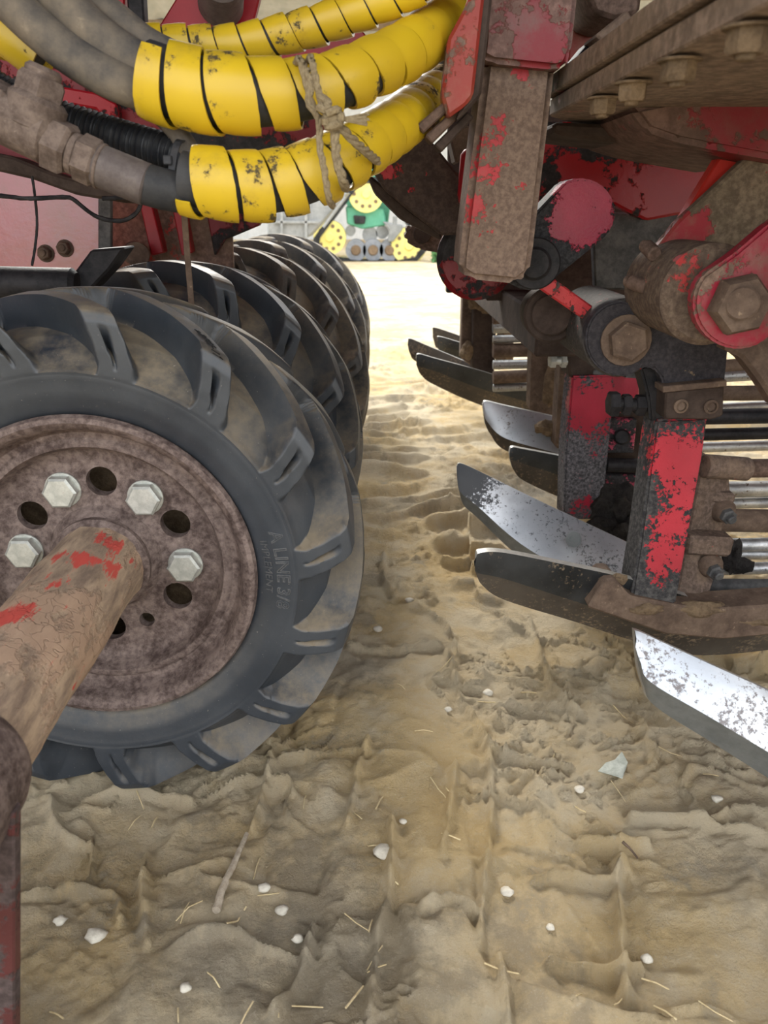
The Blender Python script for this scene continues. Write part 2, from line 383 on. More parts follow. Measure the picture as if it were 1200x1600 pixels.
def gh(x, y, ridges=True):
    z = -.57*sst(2.5, 20, y)
    near = 1-sst(3.5, 8, y)
    z = z+.018*fbm(x, y, .55, 1, 3)
    wx = x+.07*fbm(x, y, .22, 5, 3)+.12*fbm(x, y, .7, 6, 2); wy = y+.10*fbm(x, y, .25, 9, 3)+.20*fbm(x, y, .8, 10, 2)
    # lug bars pressed across the driving lane
    ph = wy/.105+.8*np.round(x/.35+.3*fbm(x, y, .6, 61, 2))*.37
    bar = np.abs(((ph) % 1)-.5)*2
    seg = sst(-.1, .25, fbm(wx, y*.6, .20, 21, 3))
    m1 = (.25+.75*sst(.75, 1.1, y))*(1-.5*sst(2.2, 3.4, y))
    z = z+near*.019*m1*(sst(.45, .95, bar)-.4)*(.1+.9*seg)*(.6+1.6*np.clip(fbm(x, y, .4, 27, 2)+.3, 0, 1))
    # blocky prints close to the camera
    cx = wx/.085; cy = wy/.125; ci = np.floor(cx); cj = np.floor(cy+.5*(ci % 2)); fx = cx-ci; fy = (cy+.5*(ci % 2))-cj
    edge = np.minimum(np.minimum(fx, 1-fx)*.085, np.minimum(fy, 1-fy)*.125)
    hh = vnoise(ci*7.31+.5, cj*5.17+.5, 44)
    z = z+near*.022*(1-.75*sst(.9, 1.3, y))*hh*sst(.0, .011, edge)*(.35+.65*sst(-.1, .15, fbm(x, y, .3, 71, 2)))
    rg = 1-np.abs(fbm(x, y, .16, 33, 3))*5
    z = z+near*.007*np.clip(rg, -.3, 1)*sst(-.05, .3, fbm(x, y, .35, 81, 2))
    rough = .35+.65*sst(-.05, .25, fbm(x, y, .28, 191, 3))          # trampled, crumbly patches
    z = z+near*(.007*fbm(x, y, .09, 13, 3, .5)+rough*(.008*fbm(x, y, .028, 15, 3, .6)+.0035*fbm(x, y, .010, 17, 2, .6)))
    for sc_, sd_, am_, k_ in ((.22, 233, .013, 19), (.11, 241, .010, 13), (.06, 251, .006, 9)):        # crisp little crests of squeezed-up mud
        cr_ = np.clip(1-np.abs(fbm(wx, wy*1.5, sc_, sd_, 3, .45))*k_, 0, 1)
        z = z+near*am_*cr_*cr_*sst(-.02, .18, fbm(x, y, .26, sd_+40, 2))
    return z
def ground_z(x, y): return float(gh(np.array([x]), np.array([y]))[0])
def build_ground():
    ys = np.concatenate([np.linspace(-14, .28, 16)[:-1], .28*np.power(4.2/.28, np.linspace(0, 1, 760)), 4.2*np.power(70/4.2, np.linspace(0, 1, 120))[1:]])
    t = np.linspace(-1, 1, 620); w = np.geomspace(1.05, 30, 22); t = np.concatenate([-w[::-1], t, w])
    Y, T = np.meshgrid(ys, t, indexing='ij'); X = T*(.42+.66*np.clip(Y, .28, 12))
    Z = gh(X, Y)
    near = (Y < 2.5) & (Y > .3) & (np.abs(T) < 1)
    xs = X[near]; yy = Y[near]; zz = Z[near]
    for k, l in enumerate(RIDGES):                   # thin crests squeezed up between prints
        pts = smooth_path([PZ(u, v, 0) for u, v in l], 6)
        best = np.full(xs.shape, 9.0)
        for a, b in zip(pts, pts[1:]):
            dx, dy = b.x-a.x, b.y-a.y; q = np.clip(((xs-a.x)*dx+(yy-a.y)*dy)/(dx*dx+dy*dy+1e-9), 0, 1)
            best = np.minimum(best, np.hypot(xs-a.x-q*dx, yy-a.y-q*dy))
        wob = 1+.8*fbm(xs, yy, .03, 90+k, 2)
        zz = zz+.015*np.exp(-(best/(.0042*wob))**2)*wob-.005*np.exp(-(best/.02)**2)
    Z[near] = zz
    n, m = X.shape; me = bpy.data.meshes.new('ground')
    idx = np.arange(n*m).reshape(n, m); q = np.stack([idx[:-1, :-1], idx[:-1, 1:], idx[1:, 1:], idx[1:, :-1]], -1).reshape(-1, 4)
    me.vertices.add(n*m); me.vertices.foreach_set('co', np.stack([X, Y, Z], -1).astype(np.float32).ravel())
    me.loops.add(q.size); me.loops.foreach_set('vertex_index', q.ravel().astype(np.int32))
    me.polygons.add(len(q)); me.polygons.foreach_set('loop_start', (np.arange(len(q))*4).astype(np.int32)); me.polygons.foreach_set('loop_total', np.full(len(q), 4, np.int32))
    me.polygons.foreach_set('use_smooth', np.ones(len(q), bool)); me.update(calc_edges=True); me.validate()
    me.materials.append(M['ground']); o = bpy.data.objects.new('ground', me); COL.objects.link(o)
    tag(o, 'sandy yard ground pressed with tyre tread prints', None, None, 'structure')
build_ground()

# ------------------------------------------------------------------ pale building beyond the yard
def corrugated(x0, x1, p, n, amp, a0, a1):       # sheet between rows a0 and a1 (functions of x)
    vs = []; fs = []
    for i in range(n+1):
        x = x0+(x1-x0)*i/n; d = amp*(1 if (i % 4) in (0, 1) else -1)
        vs += [a0(x, d), a1(x, d)]
    for i in range(n): fs.append([2*i, 2*i+2, 2*i+3, 2*i+1])
    return from_vf(vs, fs)
o = to_obj('wall_back', corrugated(-24, 26, 0, 500, .03, lambda x, d: V(x, 34+d, -.7), lambda x, d: V(x, 34+d, 5.0)), M['wallw']); tag(o, 'pale corrugated building wall beyond the yard', None, None, 'structure')
o = to_obj('ceiling', corrugated(-24, 26, 0, 300, .03, lambda x, d: V(x, 25, 7.0+d), lambda x, d: V(x, 34.5, 4.9+d)), M['roof']); tag(o, 'grey sheet canopy of the far building', None, None, 'structure')
for k, y in enumerate((26.5, 28.5, 30.5)):
    zz_ = 7.0-(y-25)*.221; o = to_obj('trim_2', plate([(-24, y, zz_-.28), (-24, y+.2, zz_-.28), (-24, y+.2, zz_-.02), (-24, y, zz_-.02)], (50, 0, 0), .01), M['timber']); tag(o, 'brown purlin under the far canopy', None, None, 'structure')

# ------------------------------------------------------------------ gauge wheels
WX, WZ, WY, WR = -.2965, CAM.z-.3607, .731, .287     # axle position, face of the first rim, tyre radius
NL = 15; LUG0 = math.radians(4)
TW = .075                                             # rim face to tyre middle
def interp(prof, s):
    a = np.array(prof); return np.interp(s, a[:, 0], a[:, 1]), np.interp(s, a[:, 0], a[:, 2])
def tyre_mesh():
    # s, r, y (near half, y<0 towards the camera); carcass and lug envelope
    C = [(0, .168, -.060), (.06, .176, -.069), (.2, .194, -.077), (.36, .211, -.080), (.42, .218, -.0805), (.46, .2225, -.0745), (.54, .233, -.063), (.68, .2465, -.046), (.84, .2535, -.024), (1, .2555, 0)]
    E = [(0, .168, -.060), (.06, .176, -.069), (.2, .194, -.077), (.36, .211, -.080), (.42, .218, -.0815), (.50, .241, -.0835), (.57, .267, -.084), (.60, .276, -.0805), (.63, .2795, -.073), (.78, .2845, -.045), (1, .287, 0)]
    ns = 92; na = 1020
    s = np.concatenate([np.linspace(0, .38, 12)[:-1], np.linspace(.38, .68, 48)[:-1], np.linspace(.68, 1, ns-12-48+3)])
    cr, cy = interp(C, s); er, ey = interp(E, s)
    k = np.ones(3)/3
    for a in (cr, cy): a[1:-1] = np.convolve(a, k, 'valid')
    full_s = np.concatenate([s, s[::-1][1:]]); side = np.concatenate([np.zeros(len(s)), np.ones(len(s)-1)])
    R = lambda q: np.concatenate([q, q[::-1][1:]]); cr2, er2 = R(cr), R(er); cy2 = np.concatenate([cy, -cy[::-1][1:]]); ey2 = np.concatenate([ey, -ey[::-1][1:]])
    a = np.arange(na)*2*math.pi/na
    A, S = np.meshgrid(a, full_s, indexing='ij'); _, SD = np.meshgrid(a, side, indexing='ij')
    pitch = 2*math.pi/NL
    A = A+math.radians(27)*np.clip((S-.46)/.54, 0, 1)**1.25      # grid follows the lugs
    def lug(A, u, far, ext):
        sweep = math.radians(27)*np.clip(u, 0, 2)**1.25
        off = LUG0+far*pitch*.5+sweep
        d = (A-off+pitch/2) % pitch-pitch/2
        rr = np.interp(S, s, er); dist = d*rr
        hw = np.interp(u, [0, .35, 1], [.0155, .0150, .0150]); fil = np.interp(u, [0, .3, 1], [.0045, .009, .012])
        lead = np.where(dist > 0, fil*.7, fil*1.5)
        m = 1-sst(0, 1, (np.abs(dist)-hw)/lead)
        m = m*(1-sst(ext-.06, ext, u))
        return m, dist, hw
    un = (S-.46)/(1-.46)
    mn, dn, hn = lug(A, np.where(SD == 0, un, 2-un), 0, 1.14)
    mf, df, hf = lug(A, np.where(SD == 1, un, 2-un), 1, 1.14)
    mn = np.where(np.where(SD == 0, un, 2-un) < -.08, 1, mn); mf = np.where(np.where(SD == 1, un, 2-un) < -.08, 1, mf)
    m = np.maximum(mn, mf)
    side_d = np.where(SD == 0, dn, df)
    slot = (1-sst(.0006, .0022+.0022*sst(.45, .56, S), np.abs(side_d)))*sst(.44, .455, S)*(1-sst(.552, .566, S))
    m = m-slot*(.25+.5*sst(.455, .56, S))
    r = cr2[None, :]*(1-m)+er2[None, :]*m; y = cy2[None, :]*(1-m)+ey2[None, :]*m
    # fine rings moulded in the sidewall
    ring = .0007*(np.exp(-((S-.155)/.012)**2)+np.exp(-((S-.37)/.01)**2)); y = y+np.where(SD == 0, -ring, ring)
    X = r*np.cos(A); Z = r*np.sin(A)
    n, mm = X.shape; idx = np.arange(n*mm).reshape(n, mm); i2 = np.roll(idx, -1, 0)
    q = np.stack([idx[:, :-1], idx[:, 1:], i2[:, 1:], i2[:, :-1]], -1).reshape(-1, 4)
    me = bpy.data.meshes.new('tyre'); me.from_pydata(np.stack([X, y, Z], -1).reshape(-1, 3).tolist(), [], q.tolist())
    me.polygons.foreach_set('use_smooth', [True]*len(me.polygons)); me.set_sharp_from_angle(angle=math.radians(55)); me.materials.append(M['rubber']); return me
def warped_text(body, size, r0, a0, ytop, outline=False, ext=.0007):
    c = bpy.data.curves.new('t', 'FONT'); c.body = body; c.size = size; c.extrude = ext; c.resolution_u = 2; c.align_x = 'CENTER'
    if outline: c.fill_mode = 'NONE'; c.bevel_depth = .0006; c.extrude = 0
    ob = bpy.data.objects.new('t', c); COL.objects.link(ob)
    bpy.context.view_layer.update()
    me = bpy.data.meshes.new_from_object(ob.evaluated_get(bpy.context.evaluated_depsgraph_get())); bpy.data.objects.remove(ob)
    for v in me.vertices:
        x, y, z = v.co; a = a0-x/r0; r = r0+y
        yy = np.interp(r, [.168, .176, .194, .211, .218], [-.060, -.069, -.077, -.080, -.0815])-.0002
        v.co = (r*math.cos(a), yy-z, r*math.sin(a))
    me.materials.clear(); me.materials.append(M['lettering']); return me
M['lettering'] = mottled('raised_rubber_lettering', (.05, .055, .062), (.12, .12, .12), 60, .6)
def rim_mesh():
    prof = [(.166, -.058), (.172, -.062), (.1735, -.069), (.171, -.074), (.166, -.0755), (.160, -.072), (.156, -.064), (.1535, -.052), (.149, -.046), (.143, -.045), (.138, -.048), (.1335, -.0475),
            (.130, -.040), (.127, -.031), (.121, -.0265), (.112, -.0255), (.070, -.0255), (.062, -.0275), (.0525, -.042), (.0525, -.010),
            (.112, -.0165), (.121, -.0175), (.130, -.024), (.136, -.038), (.146, -.036), (.149, -.036), (.149, .05), (.166, .062), (.168, .05), (.160, .03), (.160, -.045)]
    bm = lathe(prof+[prof[0]], (0, 0, 0), (0, 1, 0), 128, False); bmesh.ops.remove_doubles(bm, verts=bm.verts, dist=1e-5); bmesh.ops.recalc_face_normals(bm, faces=bm.faces)
    o = to_obj('rim_tmp', bm, M['rust'])
    cut = None
    for i in range(6):
        a = math.radians(26+60*i); p = V(.089*math.cos(a), -.06, .089*math.sin(a)); c = cyl(p, p+V(0, .08, 0), .0165, 24)
        cut = cat(cut, c) if cut else c
    for i in range(6):
        a = math.radians(-6+60*i); p = V(.0875*math.cos(a), -.06, .0875*math.sin(a)); cut = cat(cut, cyl(p, p+V(0, .08, 0), .0088, 18))
    co = to_obj('cut', cut, None); md = o.modifiers.new('b', 'BOOLEAN'); md.object = co; md.operation = 'DIFFERENCE'; md.solver = 'EXACT'
    bpy.context.view_layer.update(); me = bpy.data.meshes.new_from_object(o.evaluated_get(bpy.context.evaluated_depsgraph_get()))
    bpy.data.objects.remove(o); bpy.data.objects.remove(co); me.name = 'rim'
    me.polygons.foreach_set('use_smooth', [True]*len(me.polygons)); me.set_sharp_from_angle(angle=math.radians(38)); return me
def local_obj(name, me, parent, loc=(0, 0, 0), rot=(0, 0, 0)):
    o = bpy.data.objects.new(name, me); COL.objects.link(o); o.parent = parent; o.location = loc; o.rotation_euler = rot; return o
def bm_me(name, bm, mat, ang=35):
    o = to_obj(name, bm, mat, ang); me = o.data; bpy.data.objects.remove(o); return me
ty = tyre_mesh(); rm = rim_mesh()
tx1 = warped_text('A LINE 3/8', .0195, .1955, math.radians(2), 0, True)
tx2 = warped_text('IMPLEMENT', .0115, .1825, math.radians(3), 0)
bolt_me = bm_me('wheel_bolt', cat(cyl((0, 0, 0), (0, -.003, 0), .0195, 22, .0005), hexa((0, -.003, 0), (0, -1, 0), .0185, .012)), M['zinc'])
hub_me = bm_me('hub', cat(cyl((0, -.012, 0), (0, .20, 0), .05, 40), cyl((0, .20, 0), (0, .36, 0), .036, 32)), M['brown'])
well_me = bm_me('backing_disc', lathe([(.150, .030), (.150, .036), (.04, .036), (.04, .030)], (0, 0, 0), (0, 1, 0), 48, False), M['mud'])
names = ['nearest black lug-tread tyre on rusty rim with silver hex bolts', 'second black lug-tread tyre, directly behind the nearest wheel', 'third dusty lug-tread tyre in the row under the hoses',
         'fourth dusty lug-tread tyre, in front of the farthest one', 'farthest brown dusty lug-tread tyre in the row, towards the tractor']
for k in range(5):
    root = bpy.data.objects.new('gauge_wheel', None); COL.objects.link(root); yc = WY+.0755+k*.43
    root.location = (WX+(.004 if k > 1 else 0)-(.006 if k == 1 else 0), yc, WZ-WR); tag(root, names[k], 'wheel', 'gauge wheels in a row')
    if k > 1: root.location.z -= 0
    ro = (0, [0, .17, .33, .08, .22][k], 0)
    t = local_obj('tyre', ty, root, (0, 0, WR), ro)
    if k >= 2: t.material_slots[0].link = 'OBJECT'; t.material_slots[0].material = M['rubber_dusty']
    local_obj('lettering', tx1, t); local_obj('lettering', tx2, t)
    r = local_obj('rim', rm, root, (0, 0, WR), (0, [0, .3, .5, .2, .4][k], 0))
    local_obj('backing_disc', well_me, r)
    local_obj('hub', hub_me, root, (0, 0, WR))
    for i in range(6):
        if k == 0 and i == 5: continue            # this bolt is missing on the nearest wheel
        a = math.radians(-6+60*i); local_obj('wheel_bolt', bolt_me, r, (.0875*math.cos(a), -.0255, .0875*math.sin(a)))
# marker writing on one lug of the nearest tyre
def chalk():
    c = bpy.data.curves.new('t', 'FONT'); c.body = 'a2/P03-17'; c.size = .013; c.extrude = .0003; c.align_x = 'CENTER'; c.align_y = 'CENTER'
    ob = bpy.data.objects.new('marker_writing', c); COL.objects.link(ob); bpy.context.view_layer.update()
    me = bpy.data.meshes.new_from_object(ob.evaluated_get(bpy.context.evaluated_depsgraph_get())); bpy.data.objects.remove(ob)
    return me
ch = chalk(); wheel0 = [o for o in COL.objects if o.name == 'gauge_wheel'][0]; tyre0 = [o for o in COL.objects if o.name == 'tyre'][0]
for v in ch.vertices:            # runs along the crown of the second lug from the top
    x, y, z = v.co; u = min(max(.36-x*4.5, .12), .9); a = math.radians(52+27*u**1.25)-y/.284; sq = .46+.54*u
    rr = float(np.interp(sq, [.60, .63, .78, 1], [.276, .2795, .2845, .287]))+.0007+z; yy = float(np.interp(sq, [.60, .63, .78, 1], [-.0805, -.073, -.045, 0]))
    v.co = (rr*math.cos(a), yy, rr*math.sin(a))
ch.materials.clear(); ch.materials.append(M['ink']); local_obj('marker_writing', ch, tyre0)

# axle tube that runs from the nearest wheel towards the camera
ab = V(WX, .40, 0); AX = Thing('axle_tube', 'thick rusty axle tube with cracked mud and red paint flecks', 'axle', ab)
prof = []
Lx = WY+.045-.26
def rnd(r): return r
seg = 72; nst = 120; vs = []; fs = []
for i in range(nst+1):
    y = .26+Lx*i/nst; r = .0475+.004*math.exp(-((y-WY-.05)/.02)**2)
    for k2 in range(seg):
        w = 2*math.pi*k2/seg; q = V(math.cos(w), y*9, math.sin(w))
        rr = r+.0022*mnoise.fractal(V(q.x*1.5, y*14, q.z*1.5), .9, 2, 4)+.0025*max(0, mnoise.noise(V(q.x*2.2, y*20, q.z*2.2))-.1)
        vs.append(V(WX+rr*math.cos(w), y, WZ+rr*math.sin(w)))
for i in range(nst):
    for k2 in range(seg): m2 = (k2+1) % seg; fs.append([i*seg+k2, i*seg+m2, (i+1)*seg+m2, (i+1)*seg+k2])
fs += [list(range(seg)), [nst*seg+j for j in range(seg)][::-1]]
bm = from_vf(vs, fs); bmesh.ops.recalc_face_normals(bm, faces=bm.faces)
M['axle'] = axle_mat(ab); AX.part('tube', bm, M['axle'], angle=60)
AX.part('collar', lathe([(.047, 0), (.056, .006), (.058, .02), (.058, .13), (.055, .142), (.047, .15)], (WX, .30, WZ), (0, 1, 0), 56), M['rust'])
AX.part('weld_ring', lathe([(.048, 0), (.0535, .006), (.0535, .014), (.048, .02)], (WX, WY+.022, WZ), (0, 1, 0), 56), M['rust'])
HB = paint('dark_red_hanger_plate_paint', (.10, .03, .03), (.05, .035, .033), .5, 15)
AX.part('hanger_plate', plate([P(22, 1272, .40), P(22, 1272, .40)+V(-.09, 0, 0), P(-200, 1900, .40), P(23, 1900, .40)], (0, .012, 0), .0015), HB)

# ------------------------------------------------------------------ yellow spiral-wrapped hoses
def spiral(pts, r, pitch, cover=.93, th=.0022, flare=.0022, a_off=0, wedge=.0):
    path, L = resample(pts, .002); n = len(path)-1
    T = [(path[min(i+2, n)]-path[max(i-2, 0)]).normalized() for i in range(n+1)]
    def at(s):
        f = min(max(s/L, 0), 1)*n; i = min(int(f), n-1); p = path[i].lerp(path[i+1], f-i); t = T[i]
        nz = (V(0, 0, 1)-t*t.z).normalized(); b = nz.cross(t)
        if b.y > 0: b = -b
        return p, nz, b
    turns = L/pitch; st = 40; na = int(turns*st); nj = 5; vs = []; fs = []
    for i in range(na+1):
        ang = 2*math.pi*i/st; s0 = pitch*i/st
        jr = .0012*mnoise.noise(V(i/st*1.7, 3.1, 0))+.0006*mnoise.noise(V(i/9, 1.1, 0)); js = pitch*.05*mnoise.noise(V(i/st*.9, 7.7, 2))
        for lay in (0, 1):
            for j in range(nj):
                q = j/(nj-1); s = s0+(q-.5)*pitch*(cover-wedge*max(0, -math.cos(ang+a_off))*(.5+mnoise.noise(V(i/st*.31, 5.5, 1))))+js
                p, nn, b = at(s); rr = (r(s/L) if callable(r) else r)+jr+flare*(q-.5)+(0 if lay == 0 else -th)-(.0006 if j in (0, nj-1) else 0)
                w = ang+a_off; vs.append(p+(nn*math.cos(w)+b*math.sin(w))*rr)
    row = nj*2
    loop = list(range(nj))+[nj+j for j in range(nj-1, -1, -1)]
    for i in range(na):
        for k in range(len(loop)):
            a, b = loop[k], loop[(k+1) % len(loop)]; fs.append([i*row+a, i*row+b, (i+1)*row+b, (i+1)*row+a])
    fs += [loop[::-1], [na*row+q for q in loop]]
    bm = from_vf(vs, fs); bmesh.ops.recalc_face_normals(bm, faces=bm.faces); return bm, path
def wrapped(label, pix, r, pitch, core=.8, cover=.93, a_off=0, group='yellow spiral-wrapped hoses', wedge=.0, spots=()):
    pts = smooth_path([P(*q) for q in pix], 10); T = Thing('wrapped_hose', label, 'hose', pts[0], group)
    bm, path = spiral(pts, r, pitch, cover, a_off=a_off, wedge=wedge); T.part('spiral_wrap', bm, yellow_mat('yellow_spiral_plastic', pts[0], [(P(u, v, Y), r_, am) for u, v, Y, r_, am in spots]), angle=50)
    rc = (lambda f: r(f)*core) if callable(r) else r*core
    T.part('hose_core', tube(path[::4], rc, 18), M['hose_dark']); return T, pts
wrapped('middle and thickest yellow spiral-wrapped hose, tied with twine', [(228, 118, .70), (300, 140, .70), (370, 149, .70), (440, 149, .71), (510, 136, .72), (575, 110, .75), (640, 76, .80), (710, 28, .89), (790, -35, 1.0), (860, -95, 1.08)],
        lambda f: .0325-.0085*sst(0, .3, f), .0330, .80, .91, .9, wedge=.42, spots=[(588, 120, .73, .02, .14), (470, 195, .70, .03, .1), (640, 110, .78, .03, .1), (350, 195, .69, .04, .08), (720, 50, .84, .04, .1), (260, 185, .69, .03, .1)])
wrapped('upper thin yellow spiral-wrapped hose against the red frame', [(202, 66, .80), (270, 70, .80), (340, 72, .80), (400, 65, .80), (470, 47, .80), (540, 25, .80), (610, -2, .80), (690, -45, .80), (760, -90, .80)], .0165, .0228, .82, .93, 1.5)
wrapped('lower yellow spiral-wrapped hose sagging towards the tyres', [(286, 280, .69), (340, 288, .69), (400, 292, .70), (450, 286, .71), (505, 266, .72), (560, 235, .75), (610, 203, .80), (660, 165, .89), (705, 122, .99), (750, 60, 1.10)],
        lambda f: .0285-.004*sst(.1, .4, f), .0285, .76, .89, 2.2, wedge=.42, spots=[(600, 225, .78, .025, .12), (560, 250, .74, .02, .1), (650, 170, .87, .05, .2), (700, 125, .98, .08, .3), (490, 310, .71, .03, .12), (420, 330, .69, .03, .12), (330, 335, .68, .03, .1)])
wrapped('grimy yellow hose sleeve at the upper left edge', [(-60, 10, .80), (-10, 40, .80), (30, 62, .80), (72, 92, .80)], .0225, .05, .8, .97, 1.0, spots=[(60, 90, .8, .03, .2), (10, 40, .8, .03, .15)])

def hose(label, pix, rpx, mat, rough=0, name='hydraulic_hose'):
    pts = resample(smooth_path([P(*q) for q in pix], 8), .006)[0]; q = pix[len(pix)//2]
    return single(name, tube(pts, rpx/ppm(*q), 20), M[mat], label, 'hose', pts[0])
hose('dusty grey hose at far left running under the middle yellow wrap', [(-60, -70, .70), (0, -12, .70), (60, 45, .70), (120, 92, .70), (190, 130, .70), (260, 148, .71), (300, 150, .71)], 31, 'hose')
hose('thick dark grey hose entering the middle yellow wrap', [(30, -70, .71), (92, -5, .71), (150, 55, .71), (215, 100, .71), (270, 122, .71), (310, 130, .71)], 33, 'hose')
hose('slimmer dusty hose above the thick grey hose', [(80, -60, .73), (130, -12, .73), (185, 32, .73), (230, 68, .73), (290, 98, .73)], 24, 'hose')
hose('thin muddy hose dropping between the two thick yellow hoses', [(190, 130, .74), (225, 158, .735), (262, 190, .73), (290, 225, .72), (310, 262, .72)], 16, 'hose')
# corrugated conduit
cp = resample(smooth_path([P(*q) for q in [(-60, 105, .75), (0, 145, .75), (70, 178, .75), (150, 205, .75), (215, 225, .74), (275, 243, .73), (300, 256, .73)]], 10), .0011)[0]
rc = 27/ppm(120, 195, .75); single('corrugated_conduit', tube(cp, lambda f: rc*(1+.09*math.sin(f*len(cp)*.0011/.0052*2*math.pi)), 22), M['conduit'], 'black corrugated conduit passing behind the rusty fitting', 'conduit', cp[0])
# rusty tee fitting and its crimped hose
fp = lambda u, v: P(u, v, .68)
TF = Thing('hose_fitting', 'rusty tee-shaped hydraulic fitting with crimped hose at left', 'fitting', fp(60, 230))
k_ = 1/ppm(60, 200, .68)
TF.part('tee_body', cat(cyl(fp(0, 178), fp(82, 218), 42*k_, 30, .004), cyl(fp(48, 205), fp(62, 150), 44*k_, 30, .004)), M['rustfit'])
TF.part('branch_nut', cat(hexa(fp(56, 165), fp(66, 125)-fp(56, 165), 38*k_, 44*k_, .3), cyl(fp(64, 130), fp(70, 104), 27*k_, 24, .003)), M['rustfit'])
TF.part('end_nut', hexa(fp(-20, 165), fp(10, 182)-fp(-20, 165), 46*k_, 34*k_, .2), M['rustfit'])
TF.part('union_nut', hexa(fp(78, 222), fp(112, 238)-fp(78, 222), 42*k_, 34*k_, .1), M['rustfit'])
TF.part('lock_ring', cyl(fp(110, 238), fp(124, 244), 32*k_, 28), M['rustfit'])
TF.part('swivel_nut', hexa(fp(124, 244), fp(152, 257)-fp(124, 244), 37*k_, 31*k_, .4), M['rustfit'])
TF.part('ferrule', cyl(fp(150, 257), fp(232, 290), 33*k_, 30, .002), M['ferrule'])
TF.part('hose', tube(resample(smooth_path([fp(225, 287), P(262, 297, .685), P(310, 303, .695), P(370, 298, .705)], 8), .005)[0], 32*k_, 20), M['hose_dark'])
TF.part('ferrule_ring', cyl(fp(155, 259), fp(160, 261), 35*k_, 30, .0005), M['rustfit'])
# cable ties and thin cables
def loop_tie(u, v, Y, rpx, w, lab, du=6):
    c = P(u, v, Y); r = rpx/ppm(u, v, Y); ax = (P(u+10, v+2, Y)-P(u-10, v-2, Y)).normalized()
    b = lathe([(r, 0), (r+.0015, 0), (r+.0015, w), (r, w), (r, 0)], c, ax, 36, False)
    hd = plate([c+V(-.003, -r-.004, .004), c+V(.004, -r-.004, .004), c+V(.004, -r-.004, .011), c+V(-.003, -r-.004, .011)], (0, .005, 0), .0008)
    T = Thing('cable_tie', lab, 'cable tie', c); T.part('strap', b, M['tie']); T.part('lock_head', hd, M['tie']); return T
loop_tie(274, 268, .71, 44, .0055, 'black cable tie around the left end of the lower yellow hose')
loop_tie(296, 140, .70, 49, .003, 'grey cable tie in the first gap of the middle yellow hose')
def wire(label, pix, Y, r, mat='black', name='cable'):
    pts = resample(smooth_path([P(u, v, Y) for u, v in pix], 8), .004)[0]
    return single(name, tube(pts, r, 8, .25), M[mat], label, 'cable', pts[0])
wire('thin black cable looping below the rusty hose fitting', [(-20, 303), (40, 310), (100, 308), (115, 312), (150, 338), (190, 345), (215, 330), (221, 305), (200, 308), (160, 310)], .95, .0024)
wire('thin wire hanging in front of the pink panel', [(50, 275), (55, 310), (58, 350), (55, 385), (50, 415)], .97, .0016)
sp = smooth_path([P(287, 325, .86), P(291, 380, .865), P(295, 430, .87), P(300, 487, .875)], 8)
vs = []; 
bm = plate([p+V(-.0032, 0, 0) for p in sp]+[p+V(.0032, 0, 0) for p in sp[::-1]], (0, .0018, 0), .0004)
single('hanging_strap', bm, M['brown'], 'narrow brown strap end hanging in front of the second tyre', 'strap', sp[-1])
# twine
TWN = Thing('baler_twine', 'knotted brown twine tying the middle and lower yellow hoses', 'twine', P(515, 260, .66))
def strand(pix, r=.0026, name='strand'):
    pts = resample(smooth_path([P(*q) for q in pix], 8), .0025)[0]; out = None
    for ph in (0, 2.1, 4.2):
        q = [p+V(math.cos(i*.55+ph), 0, math.sin(i*.55+ph))*r*.55 for i, p in enumerate(pts)]
        t = tube(q, r*.62, 7); out = cat(out, t) if out else t
    TWN.part(name, out, M['twine'])
strand([(462, 100, .70), (468, 92, .675), (476, 120, .672), (484, 150, .672), (494, 178, .674), (506, 190, .674)])
strand([(482, 96, .70), (486, 90, .676), (492, 115, .672), (499, 148, .672), (505, 168, .672), (512, 184, .672)])
strand([(470, 94, .70), (478, 108, .674), (487, 133, .671), (482, 160, .672), (498, 186, .672), (500, 230, .668), (507, 265, .668), (514, 310, .672), (520, 322, .70)])
strand([(520, 186, .668), (524, 215, .668), (527, 250, .668), (536, 282, .672), (540, 294, .70)], .0036)
strand([(522, 186, .668), (545, 212, .672), (570, 235, .69), (590, 252, .72)], .0034)
TWN.part('knot', cat(lump(P(520, 187, .665), .0068, 3, (1.1, .8, .9), .4), tube(resample(smooth_path([P(500, 152, .67), P(512, 160, .664), P(509, 172, .662), P(498, 166, .665)], 8), .002)[0], .0035, 8), tube(resample(smooth_path([P(510, 178, .66), P(528, 172, .66), P(532, 190, .66), P(512, 198, .662), P(508, 184, .66)], 8), .002)[0], .0032, 8)), M['twine'])
fray = None
for i in range(12):
    t = tube([P(526, 186, .663), P(550, 182+i*.8, .66), P(572+random.random()*6, 177+i*1.7, .655+.002*random.random())], .0008, 5); fray = cat(fray, t) if fray else t
TWN.part('frayed_end', fray, M['twine'])

# ------------------------------------------------------------------ left red frame behind the hoses
LF = Thing('wheel_frame', 'red and pink painted steel frame behind the hoses and wheels', 'machine frame', V(-.75, 1.15, 0))
PKB = LF.base
LF.part('side_panel', pplate([(-260, 235), (-20, 255), (60, 270), (160, 292), (162, 400), (164, 425), (-260, 436)], 1.34, .012, .003), M['pink'])
for u, v in ((72, 396), (102, 388)): bolt(LF, P(u, v, 1.34), (0, -1, .1), .011, .012, M['brown'], name='panel_bolt')
LF.part('panel_post', pplate([(153, 285), (174, 285), (174, 392), (153, 392)], 1.33, .01, .002), M['darkgrey'])
LF.part('rear_panel', pplate([(160, 280), (360, 280), (365, 420), (160, 430)], 1.42, .01, .002), M['red_mud'])
LF.part('rib', pplate([(212, 290), (230, 290), (256, 395), (236, 400)], 1.38, .03, .002), M['red_clean'])
LF.part('rib', pplate([(262, 290), (280, 290), (300, 395), (284, 400)], 1.38, .03, .002), M['red_clean'])
